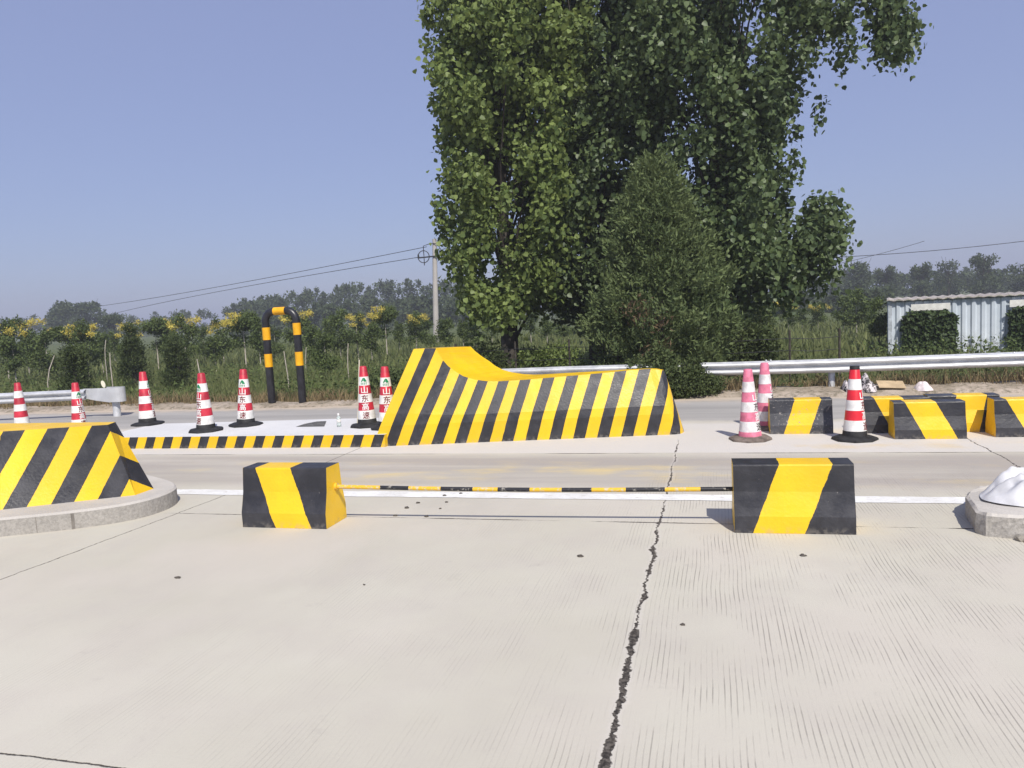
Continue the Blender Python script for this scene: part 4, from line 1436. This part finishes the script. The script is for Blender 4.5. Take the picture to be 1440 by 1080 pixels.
for i, (u, v, d_) in enumerate(bh):
    put_sapling(pl_[i % 3], False, u, v, d_, 'plain dark green sapling seen in the gaps behind the poplar trunks', 'saplings behind the poplars', 3.1, random.uniform(0.95, 1.25))
rt = [(1048, 428, 44, 0), (1078, 424, 41, 1), (1108, 424, 43, 1), (1128, 432, 46, 0), (1150, 428, 42, 1), (1186, 414, 40, 0), (1204, 410, 38, 2), (1222, 420, 44, 0)]
RL = ['slim green sapling just right of the conifer, leftmost of the right-hand saplings', 'sapling with bright yellow blossom, the left one of three blossoming right of the poplars', 'middle one of three blossoming saplings right of the poplars', 'small green sapling between the middle and right blossoming saplings right of the poplars',
      'rightmost of three blossoming saplings right of the poplars', 'broad green sapling third to the left of the container', 'tall broad green sapling second to the left of the container', 'small green sapling next but one to the container']
for (u, v, d_, k), lab in zip(rt, RL):
    put_sapling(fl[0] if k == 1 else pl_[2 if k == 2 else 0], False, u, v, d_, lab, None, 3.1, 1.1 if k != 2 else 1.25)
# darker taller sapling with black trunk beside the container
o = make_sapling(3.0, 0.75, 1500, False, 71, M_BARK, 0.4)
put_sapling(o, True, 1236, 415, 27, 'dark green young tree with dark trunk, nearest the container', None, 3.1, 0.9)
# dark small evergreens
for i, (u, v, d_, w_, lab) in enumerate(((101, 488, 22, 0.42, 'small dark evergreen cone of leaves above the second cone from the left'), (183, 462, 26, 0.40, 'narrow dark evergreen column behind the left guardrail terminal'), (246, 474, 25, 0.36, 'short dark evergreen between the third and fourth traffic cones'), (1068, 424, 27, 0.50, 'slim pointed dark evergreen right of the conifer, rising behind the right guardrail'))):
    p = at_d(u, v, d_); zg = field_z(p.x, p.y); h = p.z - zg
    conifer(p.x, p.y, zg, [(0, w_ * 0.9), (h * 0.3, w_), (h * 0.65, w_ * 0.65), (h, 0.05)], 6500, 0.10, lab, 'evergreen', 'evergreen', M_SHRUB)

# ------------------------------------------------------------------ far trees
def far_tree(name, u, vtop, d, wpx, label, n_=2600, bare=False, group=None, lumps=16, size=None):
    p = at_d(u, vtop, d); zg = field_z(p.x, p.y) - 0.3
    h = p.z - zg; w_ = wpx / F * d / 2
    root = empty(name, (p.x, p.y, zg), 0, label, 'tree', group)
    P = []
    for q in range(lumps):
        a = random.uniform(0, 2 * PI); f = random.random() ** 0.5 * 0.75
        z = h * random.uniform(0.25, 0.9)
        sc = 1 - 0.55 * abs(z / h - 0.5) * 1.6
        P.append(blob_points((math.cos(a) * f * w_ * sc, math.sin(a) * f * w_ * sc, z), (w_ * 0.42 * sc + 0.2, w_ * 0.42 * sc + 0.2, h * 0.13), n_ // lumps, 0.5))
    size = size or 0.0032 * d
    leaves_mesh('crown', np.concatenate(P), size, M_WOOD, None, 0.6, -0.3, 0.4, 0.1, root, up=0.4)
    mb = MB(); mb.tube([(0, 0, -0.5), (0, 0, h * 0.5), (0.1, 0, h * 0.95)], [0.2, 0.14, 0.03], 6)
    for q in range(7):
        a = random.uniform(0, 2 * PI)
        mb.tube([(0, 0, h * random.uniform(0.3, 0.55)), (math.cos(a) * w_ * 0.6, math.sin(a) * w_ * 0.6, h * random.uniform(0.75, 1.04))], [0.09, 0.015], 5, caps=False)
    mb.build('trunk', M_BARK, root)
    return root


far_tree('distant_tree', 90, 424, 150, 52, 'rounded distant tree, left half of the clump on the horizon at far left', 4200)
far_tree('distant_tree', 120, 421, 148, 54, 'rounded distant tree, right half of the clump on the horizon at far left', 4200)
far_tree('distant_tree', 158, 441, 110, 42, 'low rounded distant tree just right of the clump at far left')
far_tree('distant_tree', 1205, 362, 120, 62, 'broad hazy tree on the skyline just right of the poplars')
far_tree('distant_tree', 1246, 374, 125, 40, 'hazy tree on the skyline left of the container corner')
far_tree('distant_tree', 1296, 366, 118, 34, 'narrow spiky hazy tree on the skyline above the ivy curtain')
far_tree('distant_tree', 1334, 362, 128, 44, 'thin twiggy hazy tree on the skyline left of the round one', 1500)
far_tree('distant_tree', 1383, 357, 115, 52, 'round topped hazy tree on the skyline above the container')
far_tree('distant_tree', 1440, 368, 118, 60, 'hazy tree on the skyline cut by the right edge')
# the wood beyond reads as one mass
P = []


def wood_row(u0, u1, vt, d0, d1, step, nper, wpx):
    u = u0
    while u < u1:
        d_ = random.uniform(d0, d1)
        v = np.interp(u, [a for a, b in vt], [b for a, b in vt]) + random.uniform(-5, 9)
        p = at_d(u, v, d_); zg = -1.0
        h = p.z - zg
        w_ = wpx * random.uniform(0.7, 1.4) / F * d_ / 2
        for q in range(5):
            P.append(blob_points((p.x + random.uniform(-.6, .6) * w_, p.y + random.uniform(-.6, .6) * w_, zg + h * random.uniform(0.2, 0.9)), (w_ * 0.6, w_ * 0.6, h * 0.16), nper // 5, 0.5))
        P.append(blob_points((p.x, p.y, zg + h * 0.92), (w_ * 0.22, w_ * 0.22, h * 0.10), nper // 7, 0.6))
        u += step * random.uniform(0.6, 1.4)


wood_row(-80, 300, [(-80, 452), (0, 446), (160, 446), (240, 440), (330, 438)], 200, 230, 11, 480, 30)
wood_row(320, 720, [(320, 432), (360, 418), (420, 410), (500, 404), (560, 398), (640, 398), (720, 392)], 150, 185, 8, 560, 30)
wood_row(330, 720, [(330, 445), (420, 432), (500, 424), (640, 415), (720, 410)], 120, 140, 9, 520, 32)
wood_row(700, 1180, [(700, 395), (900, 385), (1100, 380), (1180, 385)], 140, 180, 10, 360, 36)
wood_row(1170, 1500, [(1170, 385), (1260, 384), (1340, 382), (1500, 380)], 140, 170, 9, 380, 34)
wood_row(1040, 1260, [(1040, 420), (1260, 408)], 80, 100, 12, 380, 40)
o = leaves_mesh('wood', np.concatenate(P), 0.62, M_WOOD, None, 0.55, -0.5, 0.4, 0.1, None, up=0.4)
tag(o, 'hazy blue-green wood closing the horizon behind the field', 'wood', kind='stuff')

# ------------------------------------------------------------------ grass and weeds
def blades(name, n_, xr, yr, h, w, mat, dens=1.0, mask=None, zf=None, bend=0.35, hx=None):
    x = RG.uniform(xr[0], xr[1], n_); y = yr[0] + (yr[1] - yr[0]) * RG.uniform(0, 1, n_) ** dens
    keep = np.ones(n_, bool)
    # only the wedge of field one could see from here or a few steps aside
    keep &= (x > -1.15 * y - 6) & (x < 0.50 * y + 6)
    if mask is not None: keep &= mask(x, y)
    x, y = x[keep], y[keep]
    n_ = len(x)
    z = np.array([zf(a, b) for a, b in zip(x, y)])
    hh = h * RG.uniform(0.45, 1.25, n_)
    if hx is not None: hh = hh * hx(x)
    ww = w * RG.uniform(0.6, 1.4, n_)
    a = RG.uniform(0, 2 * PI, n_)
    dx, dy = np.cos(a), np.sin(a)
    bx_, by_ = RG.normal(size=n_) * bend * hh, RG.normal(size=n_) * bend * hh
    v0 = np.stack([x - dx * ww / 2, y - dy * ww / 2, z - 0.03], 1); v1 = np.stack([x + dx * ww / 2, y + dy * ww / 2, z - 0.03], 1)
    v2 = np.stack([x + bx_ * 0.35 + dx * ww * 0.4, y + by_ * 0.35 + dy * ww * 0.4, z + hh * 0.6], 1); v3 = np.stack([x + bx_ * 0.35 - dx * ww * 0.4, y + by_ * 0.35 - dy * ww * 0.4, z + hh * 0.6], 1)
    v4 = np.stack([x + bx_, y + by_, z + hh], 1)
    V_ = np.stack([v0, v1, v2, v3, v4], 1).reshape(-1, 3)
    i = np.arange(n_)[:, None] * 5
    T_ = np.concatenate([i + np.array([[0, 1, 2]]), i + np.array([[0, 2, 3]]), i + np.array([[3, 2, 4]])], 1).reshape(-1, 3)
    return raw_mesh(name, V_, T_, mat)


def vz(x, y): return max(verge_z(x, y) if y < 16.6 else -9, field_z(x, y))


def patchy(s, th, seed):
    def f(x, y): return np.array([mnoise.noise(Vector((a * s, b * s, seed))) > th for a, b in zip(x, y)])
    return f


g = blades('grass', 46000, (-30, 15), (16.0, 30), 0.46, 0.026, M_GRASS, 1.3, None, vz, hx=lambda x: np.where(x > -3, 0.55, 1.0))
tag(g, 'tall green weeds filling the strip between the guardrails and the saplings', 'weeds', kind='stuff')
g = blades('meadow_grass', 26000, (-55, 30), (28, 60), 0.55, 0.08, M_GRASS, 1.2, None, field_z)
tag(g, 'green grass under the rows of saplings', 'grass', kind='stuff')
g = blades('dry_grass', 26000, (-26, 10), (14.7, 17.0), 0.25, 0.014, M_DRY, 1.0, patchy(1.1, -0.12, 5.0), vz, 0.6)
tag(g, 'dry straw-coloured grass on the sandy bank behind the road', 'grass', kind='stuff')
# broad-leaved weeds creeping over the bank
nn = 16000
x = RG.uniform(-24, 9, nn); y = RG.uniform(15.1, 18.5, nn)
k = patchy(0.8, -0.02, 9.0)(x, y) & ((x < -3.0) | (y > 15.25))
x, y = x[k], y[k]
z = np.array([vz(a, b) for a, b in zip(x, y)]) + RG.uniform(0, 1, len(x)) ** 1.5 * 0.45 * np.clip((y - 14.9) / 1.0, 0.2, 1)
o = leaves_mesh('weeds', np.stack([x, y, z], 1), 0.09, M_SHRUB, None, 0.6, -0.2, 0.4, 0.1, None, up=0.6)
tag(o, 'dark broad-leaved weeds creeping over the bank behind the guardrails', 'weeds', kind='stuff')

nn = 26000
x = RG.uniform(-32, 10, nn); y = 16.0 + 12 * RG.uniform(0, 1, nn) ** 1.3
k = patchy(0.45, 0.0, 2.0)(x, y) & (x > -1.15 * y - 4) & ((x < -2) | (y > 19))
x, y = x[k], y[k]
z = np.array([vz(a, b) for a, b in zip(x, y)]) + RG.uniform(0, 1, len(x)) * 0.62
o = leaves_mesh('weeds', np.stack([x, y, z], 1), 0.12, M_NURSERY, None, 0.5, -0.3, 0.4, 0.1, None, up=0.6)
tag(o, 'leafy green weeds in patches among the tall grass below the saplings', 'weeds', kind='stuff')

# pale stakes standing in the weeds
for i, (u, v0, v1, d_, lean) in enumerate(((67, 538, 500, 22, 0.25), (157, 528, 496, 22, -0.08), (405, 530, 494, 22, -0.16), (489, 512, 483, 24, 0.02), (148, 505, 478, 30, 0.03), (262, 520, 488, 26, -0.05), (430, 515, 488, 30, 0.02), (284, 540, 505, 19, -0.2))):
    a = at_d(u, v0, d_); b = at_d(u + (v0 - v1) * lean, v1, d_)
    zg = field_z(a.x, a.y)
    mb = MB(); mb.tube([(0, 0, zg - a.z - 0.1), (0, 0, 0), ((b - a).x * 0.5 + 0.01, 0, (b - a).z * 0.5), tuple(b - a)], [0.016, 0.016, 0.015, 0.012], 6)
    o = mb.build('stake', M_PALEBARK); o.location = a
    tag(o, 'thin pale wooden stake standing in the tall weeds behind the left guardrail', 'stake', 'pale stakes in the weeds')

# wire fence behind the barrier
wf = empty('wire_fence', (0, 17.4, 0), 0, 'low wire fence with thin dark posts in the grass behind the barrier', 'wire fence')
xs_ = [at_y(u, 490, 17.4).x for u in (640, 724, 800, 868, 1110, 1180)]
for x in xs_:
    mb = MB(); mb.tube([(x, 0, field_z(x, 17.4) - 0.1), (x + 0.01, 0, 1.05)], 0.025, 6); mb.build('post', M_BARK, wf)
for z in (0.35, 0.62, 0.88):
    mb = MB()
    for a, b in zip(xs_[:-1], xs_[1:]):
        mb.tube([(a, -0.03, z), ((a + b) / 2, -0.03, z - 0.03), (b, -0.03, z)], 0.007, 5)
    mb.build('wire', M_BLACKSTEEL, wf)

# ------------------------------------------------------------------ power line
pt = at_d(611, 336, 54.0)
zg = field_z(pt.x, pt.y)
pole = empty('utility_pole', (pt.x, pt.y, zg), 0, 'pale concrete utility pole with a small crossarm left of the poplars', 'utility pole')
hp = pt.z - zg
mb = MB(); mb.tube([(-0.36, 0, -0.3), (-0.18, 0, hp * 0.5), (0, 0, hp)], [0.22, 0.185, 0.15], 14); mb.build('pole', M_POLE, pole)
M_IRON = plain('dark_iron', (0.03, 0.03, 0.035), 0.6, 0.4, var=0.3)
za = hp - (361 - 336) / F * 54
wl = 22 / F * 54
mb = MB(); mb.tube([(-wl * 1.15, -0.2, za), (0.6, -0.2, za + 0.05)], 0.05, 8); mb.build('crossarm', M_IRON, pole)
mb = MB(); mb.tube([(-wl * 0.72, -0.2, za - 0.55), (-wl * 0.72, -0.2, za + 0.8), (-0.2, -0.2, za + 0.95), (0.25, -0.2, za + 0.9), (0.7, -0.2, za + 0.1)], 0.03, 6); mb.build('bracket', M_IRON, pole)
mb = MB()
mb.tube([(-wl * 0.72 + 0.42 * math.cos(2 * PI * k / 20), -0.27, za + 0.05 + 0.42 * math.sin(2 * PI * k / 20)) for k in range(21)], 0.032, 6); mb.build('cable_coil', M_IRON, pole)
for x in (-wl * 1.1, 0.55):
    mb = MB(); mb.lathe([(0.04, 0), (0.07, 0.04), (0.05, 0.1), (0.07, 0.14), (0.03, 0.2)], 10, c=(x, -0.2, za + 0.05)); mb.build('insulator', M_IRON, pole)
p2_ = at_d(112, 431, 150.0)
zg2 = field_z(p2_.x, p2_.y)
pole2 = empty('utility_pole', (p2_.x, p2_.y + 1.5, zg2), 0, 'far utility pole standing in the tree clump at far left, mostly hidden', 'utility pole')
mb = MB(); mb.tube([(0, 0, -0.3), (0, 0, p2_.z - zg2 + 0.1)], [0.16, 0.10], 10); mb.build('pole', M_BARK, pole2)


def wire(a, b, sag, r0, r1, label):
    pts, rs = [], []
    for k in range(25):
        f = k / 24; p = a.lerp(b, f); p = p - Vector((0, 0, sag * 4 * f * (1 - f))); pts.append(p - a); rs.append(r0 + (r1 - r0) * f)
    mb = MB(); mb.tube(pts, rs, 5)
    o = mb.build('power_line', M_IRON); o.location = a
    tag(o, label, 'power line', 'overhead wires')


wire(at_d(600, 347, 53.9), at_d(112, 434, 149), 0.35, 0.022, 0.04, 'upper overhead wire sagging from the pole down to the far left trees')
wire(at_d(590, 361.5, 53.8), at_d(140, 446, 149), -0.4, 0.022, 0.04, 'lower overhead wire running from the pole crossarm towards the far left trees')
wire(at_d(622, 361, 53.8), at_d(1560, 322, 74), 1.4, 0.022, 0.03, 'upper overhead wire emerging right of the poplars towards the right edge')
wire(at_d(1040, 392, 80), at_d(1300, 339, 72), 0.5, 0.016, 0.022, 'lower overhead wire meeting the upper one right of the poplars')

# ------------------------------------------------------------------ light, sky, air
SUN_H = Vector((-0.42, 0.80, 0)).normalized()      # where the sunlight travels
EL = math.radians(49)
sd = bpy.data.lights.new('sun', 'SUN')
sd.energy = 4.2
sd.angle = math.radians(0.5)
sd.color = (1.0, 0.95, 0.87)
so = bpy.data.objects.new('sun', sd); COL.objects.link(so)
dirv = SUN_H * math.cos(EL) + Vector((0, 0, -math.sin(EL)))
so.rotation_mode = 'QUATERNION'
so.rotation_quaternion = dirv.to_track_quat('-Z', 'Y')
so.location = (0, 0, 30)

W = bpy.data.worlds.new('World'); S.world = W; W.use_nodes = True
wn, wl_ = W.node_tree.nodes, W.node_tree.links
sky = wn.new('ShaderNodeTexSky'); sky.sky_type = 'NISHITA'; sky.sun_disc = False
sky.sun_elevation = EL; sky.sun_rotation = math.atan2(-SUN_H.x, -SUN_H.y)
sky.air_density = 1.0; sky.dust_density = 1.2; sky.ozone_density = 3.0
bg = wn['Background']; bg.inputs['Strength'].default_value = 0.11
mx = wn.new('ShaderNodeMix'); mx.data_type = 'RGBA'; mx.inputs[0].default_value = 0.66
wl_.new(sky.outputs[0], mx.inputs[6]); mx.inputs[7].default_value = (2.62, 2.93, 5.10, 1)      # even lavender haze of the summer sky
wl_.new(mx.outputs[2], bg.inputs['Color'])

mb = MB(); mb.box(-330, 330, -60, 330, -2.2, 17.5)
t = NT('haze_air')
pv = t.n.new('ShaderNodeVolumePrincipled')
pv.inputs['Color'].default_value = (0.94, 0.96, 1.0, 1)
pv.inputs['Density'].default_value = 0.0014
pv.inputs['Anisotropy'].default_value = 0.2
t.l.new(pv.outputs[0], t.out.inputs['Volume'])
for l in list(t.out.inputs['Surface'].links): t.l.remove(l)
hz = mb.build('haze', t.m)
hz['kind'] = 'stuff'

S.view_settings.view_transform = 'Standard'
S.view_settings.look = 'None'
S.view_settings.exposure = 0.20
S.view_settings.gamma = 1.0
S.cycles.volume_bounces = 0
S.cycles.max_bounces = 6
S.cycles.transparent_max_bounces = 8
